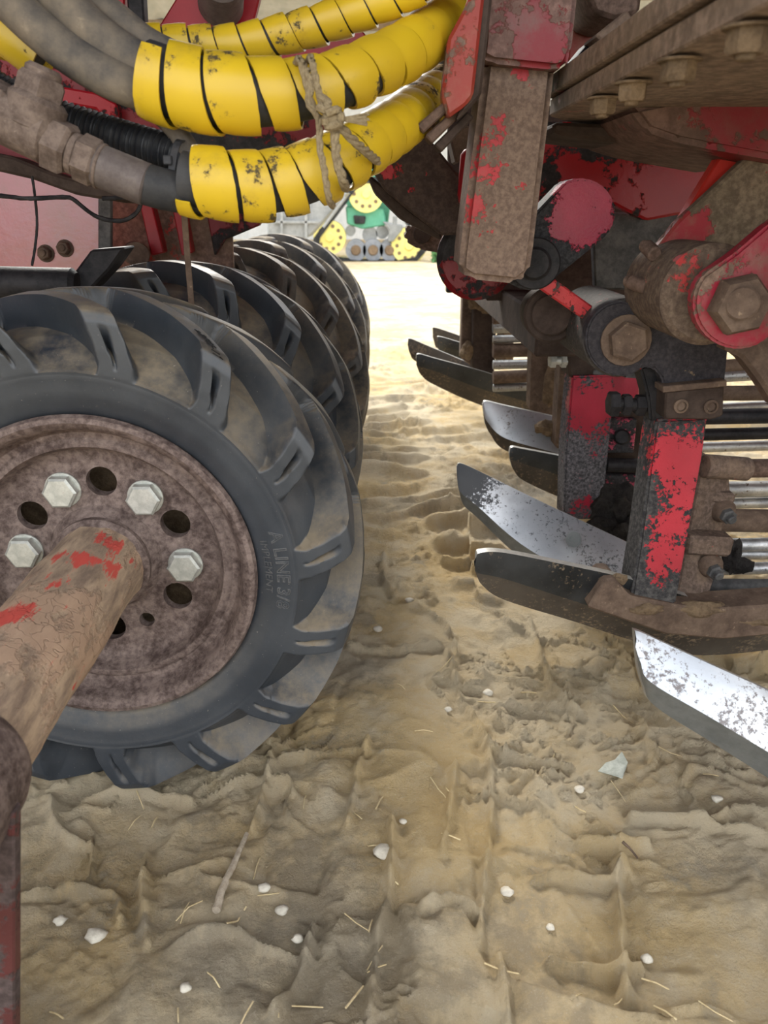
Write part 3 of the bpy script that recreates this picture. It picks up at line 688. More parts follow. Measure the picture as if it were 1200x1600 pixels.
LF.part('rib', pplate([(315, 290), (420, 300), (405, 352), (350, 375), (335, 400)], 1.40, .03, .002), M['red_dark'])
LF.part('curved_beam', pplate([(-80, 60), (30, 85), (110, 100), (200, 130), (330, 165), (480, 170), (560, 200), (600, 240), (480, 250), (330, 245), (260, 300), (215, 312), (130, 300), (60, 272), (-80, 235)], 1.02, .05, .004), M['red_dark'])
LF.part('beam_flange', pplate([(-80, 225), (20, 245), (80, 270), (150, 290), (210, 298), (200, 318), (120, 305), (50, 280), (-80, 250)], .98, .05, .003), M['dark'])
LF.part('red_gusset', pplate([(95, 135), (150, 145), (182, 162), (184, 195), (165, 190), (150, 170), (95, 160)], 1.00, .02, .002), M['red'])
LF.part('upper_plate', pplate([(40, -60), (196, -60), (194, 38), (100, 60), (40, 30)], 1.05, .015, .002), M['red_clean'])
LF.part('brace', pplate([(196, -30), (222, -30), (226, 45), (200, 30)], 1.02, .02, .002), M['black'])
LF.part('fin_plate', pplate([(310, -60), (420, -60), (395, 40), (420, 70), (230, 70)], 1.06, .015, .002), M['red_clean'])
LF.part('pipe_stub', cyl(P(345, -40, .99), P(345, 12, 1.05), .026, 28, .006), M['ferrule'])
LF.part('cross_plate', pplate([(280, 75), (560, 40), (600, 90), (560, 130), (300, 120)], 1.10, .012, .002), M['red_clean'])
LF.part('dark_cross_tube', cyl(P(-60, 442, 1.05), P(122, 446, 1.05), .022, 24, .006), M['black'])
LF.part('black_bracket', pplate([(105, 440), (142, 390), (196, 386), (172, 420), (142, 452), (110, 462)], 1.06, .05, .003), M['black'])
LF.part('axle_cap', cyl(P(215, 398, 1.34), P(210, 396, 1.40), .02, 20), M['brown'])

# ------------------------------------------------------------------ right header frame
HF = Thing('harvester_header', 'red flaking steel frame carrying the lifter legs at right', 'machine frame', V(.25, 1.0, 0))
hb = HF.base
mpost = paint('post_brown_with_red_stripe', (.46, .03, .04), (.125, .085, .066), .22, 26, hb, [(P(770, 200, .86), .035, .15), (P(764, 240, .86), .035, .17), (P(757, 290, .86), .035, .16), (P(750, 335, .86), .03, .14), (P(812, 112, .86), .016, .3), (P(812, 300, .86), .016, .2)], under2=(.24, .17, .13), dirt=(.2, .145, .11), dirt_amt=.15, fine=.8)
HF.part('post', pplate([(758, 90), (869, 100), (833, 400), (828, 428), (808, 444), (736, 437), (718, 424), (719, 400)], .86, .075, .007, 3), mpost, angle=75)
msl = paint('post_sleeve_paint', (.22, .018, .026), (.12, .072, .06), .50, 22, hb, [(P(835, 70, .845), .03, .15)], dirt=(.16, .095, .08), dirt_amt=.45)
HF.part('post_sleeve', pplate([(762, -70), (910, -70), (894, 80), (884, 104), (868, 108), (770, 98), (752, 88), (755, 60)], .842, .11, .007, 3), msl, angle=75)
# flange plates: level, near edge runs from the post towards the camera
zf = P(862, 182, .95).z
a1 = P(858, 182, .95); b1 = PZ(1260, -25, zf); back = V(.12, .55, 0)
mfl = paint('flange_paint', (.34, .05, .05), (.13, .095, .072), .28, 14, hb, [(P(905, 130, .9), .04, .2)], dirt=(.2, .15, .11), dirt_amt=.5)
HF.part('lower_flange', plate([a1, b1, b1+V(.5, .1, 0), b1+V(.5, .75, 0), a1+V(.12, .2, 0)], (0, 0, .017), .0015), mfl)
HF.part('upper_flange', plate([a1+V(-.006, -.004, .0185), b1+V(-.006, -.004, .0185), b1+V(.5, .1, .0185), b1+V(.5, .75, .0185), a1+V(.12, .2, .0185)], (0, 0, .019), .0015), mfl)
for u, v, r in ((943, 152, .0115), (990, 128, .0115), (1062, 92, .0115), (1172, 40, .0115)):
    bolt(HF, PZ(u, v, zf-.002), (0, 0, -1), r, .012, M['mud'], name='flange_bolt')
HF.part('stop_block', pplate([(886, 108), (925, 60), (940, 72), (895, 118)], .90, .05, .002), M['black'])
HF.part('orange_fin', pplate([(890, 10), (932, 18), (936, 60), (888, 100)], 1.05, .02, .002), M['orange'])
HF.part('clamp_block', pplate([(930, 55), (980, 15), (990, 28), (945, 68)], .86, .05, .002), M['brown'])
HF.part('upper_casting', pplate([(900, -60), (1010, -60), (1000, 20), (960, 30), (930, 20)], .95, .1, .004), M['brown_red'])
HF.part('lower_casting', pplate([(985, 168), (1012, 205), (1060, 222), (1110, 232), (1240, 255), (1300, 230), (1300, 70), (1180, 100), (1070, 150)], .86, .25, .006, 2), paint('casting_paint', (.26, .022, .028), (.085, .05, .04), .36, 9, hb, [(P(1170, 225, .86), .09, .2)], dirt=(.15, .1, .075), dirt_amt=.45))
HF.part('casting_foot', pplate([(866, 190), (960, 195), (1000, 190), (1008, 205), (985, 225), (880, 212), (862, 205)], .98, .12, .004), M['dark'])
mrp = paint('red_panel_flaked_black', (.36, .005, .012), BLK, .50, 11, hb, [(P(940, 262, 1.3), .10, .12), (P(1055, 275, 1.3), .07, .12), (P(960, 225, 1.3), .09, -.12)], fine=.25, rough=.28)
HF.part('red_panel', pplate([(800, 190), (1130, 190), (1120, 300), (1090, 330), (1010, 345), (960, 320), (900, 330), (800, 350)], 1.30, .03, .004), mrp)
HF.part('dark_backdrop_sheet', pplate([(700, 165), (1215, 165), (1215, 470), (760, 470), (725, 330), (700, 250)], 1.62, .02, .002), M['dark'])  # added dark sheet, stands for the shaded depth behind the frame
HF.part('grey_web_plate', pplate([(925, 330), (1080, 335), (1070, 455), (930, 452)], 1.34, .02, .003), M['darkgrey'])
# dark gusset between yellow hoses and post
mg = paint('gusset_brown_red_flecks', (.44, .02, .03), (.035, .022, .018), .24, 22, hb, [(P(610, 258, 1.05), .03, .24), (P(664, 262, 1.05), .02, .2), (P(650, 300, 1.05), .02, .16)], under2=(.075, .05, .04))
HF.part('gusset', pplate([(580, 262), (650, 196), (674, 220), (716, 272), (742, 290), (742, 366), (690, 368), (640, 330), (600, 296)], 1.05, .05, .003), mg)
HF.part('gusset_flange', pplate([(572, 268), (600, 292), (640, 328), (690, 364), (690, 376), (630, 345), (585, 300)], 1.08, .14, .003), M['dark'])
HF.part('orange_side_plate', pplate([(700, 60), (728, 8), (742, -30), (760, -30), (740, 150), (728, 165), (700, 185), (690, 150)], .79, .025, .003), M['orange'])
HF.part('black_channel', pplate([(728, 8), (760, -50), (775, -50), (752, 150), (726, 178), (712, 190), (728, 150)], .795, .03, .003), M['dark'])
for k, (du, dv) in enumerate(((0, 0), (14, 16), (28, 30))):
    HF.part('stacked_leaf_plate', pplate([(650+du, 196+dv), (706+du*.9, 148+dv*.85), (716+du*.9, 158+dv*.85), (662+du, 208+dv)], .80+.008*k, .035, .0015), M['brown_red'] if k < 2 else M['dark'])
HF.part('clamp_nut_block', pplate([(700, 205), (735, 195), (745, 240), (712, 256)], 1.10, .05, .003), M['brown'])
HF.part('red_strap', pplate([(722, 235), (748, 225), (748, 350), (735, 345), (716, 310)], 1.02, .02, .004), M['red_clean'])
HF.part('lower_hook_arm', pplate([(632, 362), (640, 348), (672, 352), (720, 372), (760, 392), (760, 440), (715, 424), (700, 414), (690, 396), (655, 390), (634, 378)], 1.45, .06, .006, 2), M['brown_red'])
bx = P(750, 446, 2.16)
HF.part('tool_bar', plate([V(bx.x-.03, 1.25, bx.z-.03), V(bx.x+.04, 1.25, bx.z-.03), V(bx.x+.04, 1.25, bx.z+.04), V(bx.x-.03, 1.25, bx.z+.04)], (0, 1.55, 0), .004), M['dark'])
LB_ = Thing('light_blockers', 'dark red panels, unseen, added above and beside the wheels to block skylight', 'light blocker', V(0, 1.4, 0))  # out-of-view panels added to cut skylight and deepen contrast
LB_.part('overhead_shade_panel', plate([(-1.3, .1, 1.3), (1.35, .1, 1.3), (1.35, 1.8, 1.3), (-1.3, 1.8, 1.3)], (0, 0, .05), .01), M['red_dark'])
LB_.part('side_shade_panel', plate([(1.3, .1, .25), (1.3, 2.4, .25), (1.3, 2.4, 1.3), (1.3, .1, 1.3)], (.03, 0, 0), .005), M['red_dark'])
LB_.part('side_shade_panel', plate([(-1.28, .1, .25), (-1.28, 2.4, .25), (-1.28, 2.4, 1.3), (-1.28, .1, 1.3)], (.03, 0, 0), .005), M['red_dark'])
HF.part('hook_pin', cyl(P(660, 366, 1.43), P(660, 366, 1.53), .016, 20), M['dark'])
HF.part('side_roller', cyl(P(745, 405, 1.10), P(738, 400, 1.25), .055, 32, .008), M['red_dark'])
# linkage arm with round red end
ml = paint('linkage_black_with_red_round', (.38, .018, .055), (.018, .018, .020), .10, 34, hb, [(P(910, 326, .98), .072, .52)], under2=(.06, .06, .065), rough=.2, fine=.5)
arm = arc(908, 332, 54, -52, 118, 14)+arc(828, 408, 46, 140, 300, 12)
HF.part('linkage_arm', pplate(arm, .98, .045, .003, 2), ml)
HF.part('linkage_pin', cat(cyl(P(836, 412, .98), P(836, 412, .955), .030, 30), cyl(P(836, 412, .957), P(836, 412, .945), .019, 24, .003)), M['black'])
mrd = paint('tie_bar_red', (.52, .04, .045), (.035, .028, .025), .56, 45, hb)
HF.part('tie_bar', pplate([(838, 448), (858, 430), (934, 484), (922, 506)], .955, .016, .002), mrd)
HF.part('rear_pivot', cat(cyl(P(862, 492, 1.02), P(850, 486, 1.16), .036, 32, .003), cyl(P(862, 492, 1.012), P(862, 492, 1.03), .026, 28)), M['dark'])
# pivot barrels
c2 = P(975, 530, .92); r2 = 60/ppm(975, 530, .92)
mb = paint('pivot_barrel_black_red', (.46, .03, .03), (.035, .03, .027), .36, 35, hb)
HF.part('pivot_barrel', cyl(c2+V(0, .004, 0), c2+V(0, .17, 0), r2*1.02, 44, .004), mb)
mbr = paint('dark_bracket_with_mud', (.20, .15, .10), (.022, .020, .024), .2, 30, hb, [(P(1080, 575, .915), .03, .24)], under2=(.05, .045, .05), rough=.85)
brk = arc(975, 530, 60, 95, 250, 14)+[(985, 588), (1004, 574), (1022, 576), (1034, 590), (1040, 628), (1130, 624), (1140, 528), (1100, 520), (1060, 480), (1015, 482)]
HF.part('pivot_bracket', pplate(brk, .915, .022, .0025, 2), mbr)
bolt(HF, c2+V(0, -.006, 0), (0, -1, 0), .0235, .016, M['brown'], True, False, 'pivot_bolt')
c3 = P(1112, 462, .80); r3 = 78/ppm(1112, 462, .80)
m3 = paint('big_barrel_brown_red', (.46, .05, .05), (.085, .058, .044), .30, 20, hb, [(P(1075, 420, .8), .03, .2)], under2=(.19, .14, .1), stretch=(1, .5, 1))
HF.part('large_pivot_barrel', cyl(c3, c3+V(0, .13, 0), r3, 56, .006), m3)
mlk = paint('link_plate_red', (.34, .018, .042), (.12, .08, .06), .60, 20, hb, [(P(1150, 535, .765), .04, .2)], dirt=(.17, .11, .085), dirt_amt=.45, rough=.3)
lk = arc(1155, 475, 71, 140, 300, 16)+[(1230, 505), (1260, 480), (1260, 310), (1200, 352), (1150, 395)]
HF.part('link_plate', pplate(lk, .765, .02, .003, 2), mlk)
HF.part('link_pin_boss', cat(lathe([(.030, 0), (.030, .010), (.026, .017)], P(1152, 475, .765), (0, -1, 0), 6, True, .2), cyl(P(1160, 474, .75), P(1160, 474, .742), .0155, 28, .0015)), M['brown'])
HF.part('rear_link_plate', pplate([(1000, 420), (1060, 345), (1110, 300), (1150, 262), (1180, 235), (1300, 235), (1300, 420), (1100, 420)], .90, .018, .003), paint('rear_link_brown', (.30, .02, .03), (.10, .075, .05), .36, 16, hb, [(P(1070, 375, .9), .05, .15)], dirt=(.2, .16, .1), dirt_amt=.4))
HF.part('red_channel', pplate([(1128, 240), (1160, 246), (1056, 396), (1030, 400)], .93, .02, .002), paint('channel_bright_red', (.50, .035, .025), (.12, .09, .06), .6, 20, hb, [(P(1110, 320, .93), .12, .2)]))
HF.part('channel_lip', pplate([(1160, 244), (1178, 250), (1070, 388), (1052, 396)], .925, .03, .002), M['mud'])
for p, q in (((1012, 450), (985, 440)), ((1024, 398), (1010, 385))): HF.part('set_screw', cat(cyl(P(*p, .86), P(*q, .88), .008, 16), cyl(P(*q, .88), P(q[0]-8, q[1]-2, .885), .006, 14)), M['brown_red'])
HF.part('link_lower_arm', pplate([(1130, 545), (1210, 510), (1230, 560), (1215, 640), (1190, 600), (1160, 560)], .84, .03, .004), M['brown'])

# ------------------------------------------------------------------ lifter shares (lofted blades)
def blade(st, back=(0, .009, -.002)):
    """st: list of sections, each (T, M, B) as (u, v, Y); returns face, edge strip and spine as one closed blade split in three meshes"""
    S = [[P(*q) for q in s] for s in st]
    # densify with smooth interpolation
    cols = [smooth_path([s[k] for s in S], 6) for k in range(3)]; n = len(cols[0]); bk = Vector(back)
    def strip(a, b):
        return from_vf([x for p in zip(a, b) for x in p], [[2*i, 2*i+1, 2*i+3, 2*i+2] for i in range(n-1)])
    T, Mi, B = cols; T2 = [p+bk for p in T]; B2 = [p+bk for p in B]
    mid = [t.lerp(m_, .5)+(m_-t).cross(T[min(i+1, n-1)]-T[max(i-1, 0)]).normalized()*.0025 for i, (t, m_) in enumerate(zip(T, Mi))]
    face = cat(strip(T, mid), strip(mid, Mi)); edge = strip(Mi, B)
    spine = cat(strip(T2, T), strip(B, B2), strip(B2, T2), from_vf([T[0], Mi[0], B[0], B2[0], T2[0]], [[0, 1, 2, 3, 4]]), from_vf([T[-1], Mi[-1], B[-1], B2[-1], T2[-1]], [[4, 3, 2, 1, 0]]))
    for b in (face, edge, spine): bmesh.ops.remove_doubles(b, verts=b.verts, dist=1e-5)
    return face, edge, spine
def add_share(T, st, mf, me_, ms, back=(0, .009, -.002)):
    f, e, s = blade(st, back)
    sh = T.part('share', f, M[mf], angle=60); T.part('cutting_edge', e, M[me_], sh, angle=60); T.part('spine', s, M[ms], sh); return sh
def Ys(y, *o): return [y+k for k in o]
# unit A: bright share at the right edge
UA = Thing('lifter_share', 'bright silver lifter share pointing in from the right edge, nearest the camera', 'plough share', V(.3, .62, 0))
M['share_a'] = share_mat('speckled_bright_share_steel', (.50, .54, .60), (.80, .83, .87), (.16, .14, .14), .85, rough=.42, metal=.6, spots=[(P(1060, 1040, .65), .05, .07), (P(1200, 1160, .6), .08, .10)], base=UA.base)
add_share(UA, [((992, 985, .672), (993, 1012, .662), (997, 1040, .664)), ((1002, 988, .672), (1001, 1035, .654), (1006, 1072, .66)), ((1030, 1001, .67), (1017, 1066, .644), (1024, 1104, .655)), ((1110, 1038, .66), (1108, 1120, .625), (1112, 1160, .638)), ((1210, 1083, .645), (1208, 1180, .60), (1210, 1222, .615)), ((1330, 1140, .63), (1330, 1255, .57), (1330, 1300, .585))], 'share_a', 'share_edge', 'share_top')
UA.part('leg', plate(pp([(1262, 1215, .60), (1345, 1250, .60), (1345, 700, .66), (1262, 700, .66)], .6)[:2]+[V(P(1300, 1215, .60).x+.03, .68, .74), V(P(1300, 1215, .60).x-.03, .68, .74)], (0, .045, 0), .003), M['red_mud'])
# unit B: near red leg with dark share and bright share
UB = Thing('root_lifter', 'nearest red and black lifter leg with a dark share at its foot', 'lifter', V(.42, .95, 0))
YL = lambda v: .93-.078*(v-656)/290
mlegb = paint('leg_red_on_black', (.46, .020, .034), (.022, .021, .023), .24, 26, UB.base, [(P(1066, 690, YL(690)), .075, .25), (P(1072, 745, YL(745)), .06, .2), (P(1062, 800, YL(800)), .05, .16), (P(1048, 855, YL(855)), .055, .22), (P(1040, 885, YL(885)), .04, .18)], under2=(.10, .095, .09), rough=.4, fine=.95)
UB.part('leg', pplate([(u, v, .93-.078*(v-656)/290) for u, v in ((1026, 656), (1106, 652), (1098, 712), (1056, 946), (986, 938), (1000, 850), (1018, 712))], .93, .05, .003, 2), mlegb)
UB.part('clamp_plate', pplate([(1040, 612), (1132, 602), (1130, 650), (1112, 656), (1038, 655)], .905, .04, .002), M['dark'])
for u, v in ((1063, 634), (1110, 635)): UB.part('clamp_bolt', cat(lathe([(.0088, 0), (.0088, .003), (.0062, .004), (.0062, .001)], P(u, v, .905), (0, -1, 0), 22), cyl(P(u, v, .9055), P(u, v, .9035), .0055, 14)), M['brown'])
UB.part('clamp_edge', pplate([(1036, 604), (1136, 594), (1136, 604), (1036, 614)], .90, .03, .001), M['brown'])
UB.part('hook_bar', pplate([(1000, 574), (1014, 570), (1028, 574), (1036, 592), (1037, 655), (1016, 660), (1012, 620)], .935, .035, .003, 2), M['black'])
bb = P(955, 631, .94); UB.part('adjusting_bolt', cat(cyl(P(960, 631, .95), P(1025, 634, .95), .0085, 16), hexa(P(965, 631, .95), (-1, 0, 0), .0165, .012), hexa(P(984, 632, .95), (-1, 0, 0), .014, .010), hexa(P(1006, 633, .95), (-1, 0, 0), .014, .011)), M['black'])
mbk = paint('bracket_mud_red_flecks', (.45, .03, .04), (.075, .052, .040), .3, 32, UB.base, dirt=(.2, .14, .1), dirt_amt=.5)
UB.part('rod_bracket', pplate([(1098, 712), (1112, 716), (1140, 745), (1142, 775), (1132, 815), (1116, 850), (1120, 880, .92), (1100, 962, .88), (1054, 946, .88), (1076, 830, .92)], .95, .03, .003), mbk)
UB.part('stub_tube', cyl(P(1100, 728, .94), P(1168, 733, .95), .0155, 24), mbk)
UB.part('bracket_rib', pplate([(1075, 838), (1150, 842), (1142, 872), (1070, 868)], .90, .03, .004), mbk)
UB.part('bracket_rib', pplate([(1098, 770), (1152, 772), (1148, 790), (1096, 786)], .938, .03, .004), mbk)
for u, v in ((1128, 796), (1108, 882)):
    p = P(u, v, .945 if v < 850 else .91); UB.part('cone_washer', lathe([(.017, 0), (.0165, .006), (.012, .014)], p, (.1, -1, -.15), 20), M['brown']); UB.part('nut', cat(hexa(p+V(.001, -.012, -.002), (.1, -1, -.15), .0105, .010, .3), cyl(p+V(.002, -.02, -.003), p+V(.003, -.029, -.005), .006, 16)), M['darkgrey'])
UB.part('foot', pplate([(918, 950), (944, 906), (962, 905), (985, 932), (1060, 946), (1110, 952), (1290, 940), (1290, 985), (1130, 1000), (1040, 992)], .848, .05, .003), M['brown'])
UB.part('mud_cake', cat(lump(P(1010, 950, .85), .014, 4, (1.6, .5, .6)), lump(P(1090, 952, .855), .02, 8, (1.8, .5, .55)), lump(P(966, 905, .86), .010, 5, (1.2, .6, .7)), lump(P(1170, 965, .86), .026, 9, (1.8, .5, .5))), M['mud'])
add_share(UB, [((744, 872, .842), (742, 882, .84), (744, 896, .845)), ((750, 864, .842), (746, 895, .845), (754, 915, .855)), ((790, 864, .845), (790, 905, .852), (790, 938, .875)), ((900, 886, .855), (900, 940, .87), (900, 972, .90)), ((985, 905, .865), (990, 968, .885), (1000, 1004, .92)), ((1130, 945, .885), (1120, 990, .90), (1100, 1024, .93)), ((1290, 955, .90), (1290, 985, .91), (1290, 1005, .94))], 'share_dark', 'share_muddy', 'share_top', (0, .012, 0))
# unit C: bright share and the pink leg behind
UC = Thing('root_lifter', 'second lifter leg, red fading to pinkish grey, with a long bright silver share', 'lifter', V(.32, 1.25, 0))
M['share_c'] = share_mat('bright_share_with_dark_tip', (.42, .45, .50), (.76, .79, .84), (.045, .05, .06), .84, rough=.42, metal=.6, spots=[(P(728, 745, 1.2), .075, .30), (P(960, 870, 1.1), .08, .06)], base=UC.base)
add_share(UC, [((714, 728, 1.215), (714, 745, 1.21), (717, 762, 1.21)), ((720, 724, 1.215), (719, 768, 1.20), (724, 788, 1.205)), ((750, 737, 1.21), (745, 790, 1.185), (745, 808, 1.195)), ((850, 786, 1.18), (832, 862, 1.13), (832, 884, 1.14)), ((990, 852, 1.14), (985, 935, 1.06), (985, 955, 1.07)), ((1100, 905, 1.11), (1100, 985, 1.02), (1100, 1000, 1.03))], 'share_c', 'share_edge', 'share_top')
sh = [o for o in COL.objects if o.parent == UC.o and o.name.startswith('share')][0]
p = P(893, 840, 1.125); UC.part('share_bolt', cat(lathe([(.0125, 0), (.0125, .002), (.0105, .002), (.0105, .0008), (.006, .0008), (.006, .002), (.0035, .002)], p+V(0, -.012, .002), (0, -1, .45), 28)), M['share_edge'], sh)
mlegc = paint('leg_red_to_grey', (.36, .018, .042), (.030, .030, .034), .28, 34, UC.base, [(P(925, 610, 1.28), .08, .26), (P(925, 655, 1.28), .07, .22), (P(912, 795, 1.28), .04, .22)], under2=(.17, .16, .175), rough=.38, fine=.9)
UC.part('leg', pplate([(894, 588), (962, 586), (957, 640), (944, 772), (930, 812), (880, 812), (884, 700)], 1.28, .055, .003, 2), mlegc)
mt = paint('spacer_pink_on_black', (.50, .07, .13), (.022, .021, .023), .44, 40, UC.base)
UC.part('spacer_plate', pplate([(956, 588), (1000, 580), (998, 640), (955, 648)], 1.33, .02, .002), paint('spacer_red', (.42, .03, .06), BLK, .7, 30))
UC.part('spacer_plate', pplate([(954, 655), (996, 655), (990, 708), (948, 708)], 1.33, .02, .002), mt)
UC.part('backing_plate', pplate([(930, 575), (1012, 570), (1006, 790), (925, 790)], 1.37, .015, .002), M['dark'])
UC.part('spacer_button', cyl(P(972, 683, 1.33), P(972, 683, 1.318), .014, 24, .003), M['black'])
UC.part('cross_tube', cyl(P(946, 726, 1.32), P(1010, 728, 1.32), .013, 22), M['black'])
UC.part('spacer_plate', pplate([(946, 742), (1000, 742), (996, 770), (942, 770)], 1.34, .02, .002), mt)
UC.part('caked_soil', cat(lump(P(962, 790, 1.28), .034, 2, (1.1, .7, 1.1), .5), lump(P(978, 835, 1.25), .026, 6, (1.1, .7, 1.1), .5), lump(P(940, 822, 1.26), .022, 11, (1.2, .7, .8), .5)), M['soil'])
for u in (935, 986): UC.part('leg_nut', hexa(P(u, 588, 1.3), (0, 0, 1), .017, .014, .2), M['darkgrey'])
UC.part('top_bolt', cat(cyl(P(860, 563, 1.3), P(905, 565, 1.3), .007, 14), hexa(P(868, 563, 1.3), (-1, 0, 0), .013, .011), hexa(P(884, 564, 1.3), (-1, 0, 0), .012, .009)), M['zinc'])
UC.part('head_casting', pplate([(838, 470), (885, 475), (912, 520), (935, 560), (960, 580), (960, 592), (890, 592), (885, 540), (850, 520)], 1.29, .06, .004), M['dark'])
# units D, E, F further back
def far_unit(lab, base, shares, legs, extra=None):
    T = Thing('root_lifter', lab, 'lifter', base)
    for st, mf, me_, mo in shares: add_share(T, st, mf, me_, mo, (0, .012, 0))
    for l, Y, mat in legs: T.part('leg', pplate(l, Y, .05, .003), M[mat])
    return T
UD = far_unit('brown muddy lifter leg behind the pink one, with two short dark shares', V(.35, 1.65, 0),
    [([((796, 708, 1.40), (796, 715, 1.40), (798, 722, 1.40)), ((800, 699, 1.40), (799, 718, 1.40), (803, 735, 1.41)), ((820, 702, 1.40), (820, 725, 1.405), (820, 752, 1.42)), ((884, 714, 1.40), (884, 745, 1.41), (884, 780, 1.43)), ((960, 728, 1.40), (960, 760, 1.41), (960, 800, 1.43))], 'share_dark', 'share_muddy', 'share_top'),
     ([((754, 632, 1.66), (755, 645, 1.655), (758, 662, 1.655)), ((760, 627, 1.66), (762, 660, 1.645), (766, 678, 1.65)), ((790, 634, 1.65), (790, 685, 1.62), (790, 704, 1.63)), ((870, 652, 1.63), (870, 708, 1.58), (870, 728, 1.59)), ((950, 672, 1.61), (950, 730, 1.55), (950, 750, 1.56))], 'share_bright', 'share_muddy', 'share_top')],
    [([(832, 496), (882, 500), (890, 560), (876, 640), (872, 690), (845, 660), (828, 640)], 1.70, 'brown'), ([(876, 560), (896, 560), (890, 705), (868, 700)], 1.55, 'brown')])
UD.part('dried_mud', cat(lump(P(855, 668, 1.6), .02, 3, (1.2, .8, .8), .5), lump(P(862, 600, 1.68), .03, 5, (.6, .6, 1.6), .4)), M['mud'])
UE = far_unit('dark muddy lifter leg near the far tyres with a long brown share', V(.3, 2.3, 0),
    [([((650, 560, 2.10), (651, 566, 2.10), (652, 573, 2.10)), ((654, 553, 2.10), (653, 572, 2.10), (658, 586, 2.11)), ((680, 560, 2.10), (680, 580, 2.10), (680, 602, 2.12)), ((760, 582, 2.10), (760, 610, 2.11), (760, 636, 2.14)), ((890, 622, 2.1), (890, 645, 2.11), (890, 672, 2.14))], 'share_dark', 'share_muddy', 'share_top'),
     ([((638, 534, 2.32), (639, 542, 2.32), (641, 552, 2.32)), ((641, 529, 2.32), (641, 550, 2.31), (646, 562, 2.31)), ((670, 541, 2.31), (668, 565, 2.30), (672, 575, 2.30)), ((740, 570, 2.28), (740, 590, 2.26), (740, 604, 2.26))], 'share_muddy', 'share_muddy', 'share_top')],
    [([(740, 452), (776, 452), (774, 560), (770, 602), (738, 585)], 2.16, 'dark'), ([(723, 452), (744, 452), (741, 575), (720, 560)], 2.2, 'brown')])
UE.part('dried_mud', cat(lump(P(756, 470, 2.13), .035, 3, (1.1, .7, .8), .5), lump(P(786, 545, 2.15), .035, 8, (.8, .7, 1.6), .5), lump(P(730, 548, 2.17), .02, 13, (1, .7, 1.2), .4)), M['mud'])
UE.part('clamp_bolt', cat(cyl(P(702, 446, 2.2), P(745, 448, 2.2), .014, 14), hexa(P(706, 446, 2.2), (-1, 0, 0), .022, .016)), M['black'])
UE.part('leg_head', pplate([(712, 440), (790, 435), (790, 462), (718, 466)], 2.12, .08, .004), M['dark'])
UF = far_unit('farthest lifter leg, half hidden, with two short dark shares', V(.3, 2.65, 0),
    [([((684, 530, 2.62), (685, 535, 2.62), (686, 541, 2.62)), ((688, 526, 2.62), (687, 540, 2.62), (690, 552, 2.63)), ((735, 540, 2.62), (735, 552, 2.62), (735, 572, 2.64))], 'share_dark', 'share_dark', 'share_top'),
     ([((678, 517, 2.80), (679, 524, 2.80), (681, 532, 2.80)), ((681, 512, 2.80), (681, 530, 2.80), (685, 545, 2.80)), ((740, 532, 2.78), (740, 548, 2.77), (740, 558, 2.77))], 'share_muddy', 'share_muddy', 'share_top')],
    [([(745, 455), (775, 455), (775, 545), (745, 545)], 2.66, 'dark')])
# conveyor rods behind the legs
CW = Thing('rod_conveyor', 'web of muddy and bright steel conveyor rods behind the lifter legs', 'conveyor', V(.6, 1.4, 0))
for u0, v0, u1, v1, Y, r, mat in ((1080, 575, 1420, 552, 1.25, .010, 'brown'), (1060, 592, 1420, 570, 1.35, .011, 'rod'), (1080, 615, 1420, 612, 1.3, .013, 'brown'), (1080, 640, 1420, 622, 1.5, .010, 'rod'), (1060, 652, 1420, 646, 1.15, .012, 'black'),
        (1060, 680, 1420, 672, 1.2, .010, 'black'), (1060, 700, 1420, 690, 1.4, .010, 'rod'), (1140, 732, 1420, 730, 1.0, .013, 'brown_red'), (1090, 812, 1420, 818, 1.02, .017, 'brown'), (1120, 852, 1420, 846, 1.02, .010, 'steel'), (1110, 866, 1420, 862, 1.04, .009, 'steel'),
        (1120, 890, 1420, 880, 1.0, .009, 'steel'), (1075, 916, 1420, 918, .94, .011, 'darkgrey'), (1090, 942, 1420, 948, .93, .013, 'darkgrey'), (1090, 766, 1420, 760, 1.3, .015, 'rod'), (1090, 788, 1420, 780, 1.3, .010, 'rod'),
        (770, 496, 860, 492, 2.05, .018, 'brown'), (770, 512, 860, 508, 2.1, .016, 'rod'), (770, 530, 860, 528, 2.0, .010, 'rod'), (770, 548, 860, 546, 2.0, .018, 'brown'), (770, 570, 860, 568, 1.95, .012, 'rod'), (770, 590, 860, 586, 1.9, .016, 'brown'), (770, 478, 860, 474, 2.1, .012, 'rod'), (770, 606, 860, 603, 1.9, .010, 'rod')):
    CW.part('rod', cyl(P(u0, v0, Y), P(u1, v1, Y), r, 14), M[mat])
CW.part('grease_patch', cat(lump(P(1145, 870, .985), .016, 2, (.8, .5, 1.5), .5), lump(P(1160, 885, .985), .012, 7, (1.2, .5, 1), .5)), M['soil'])

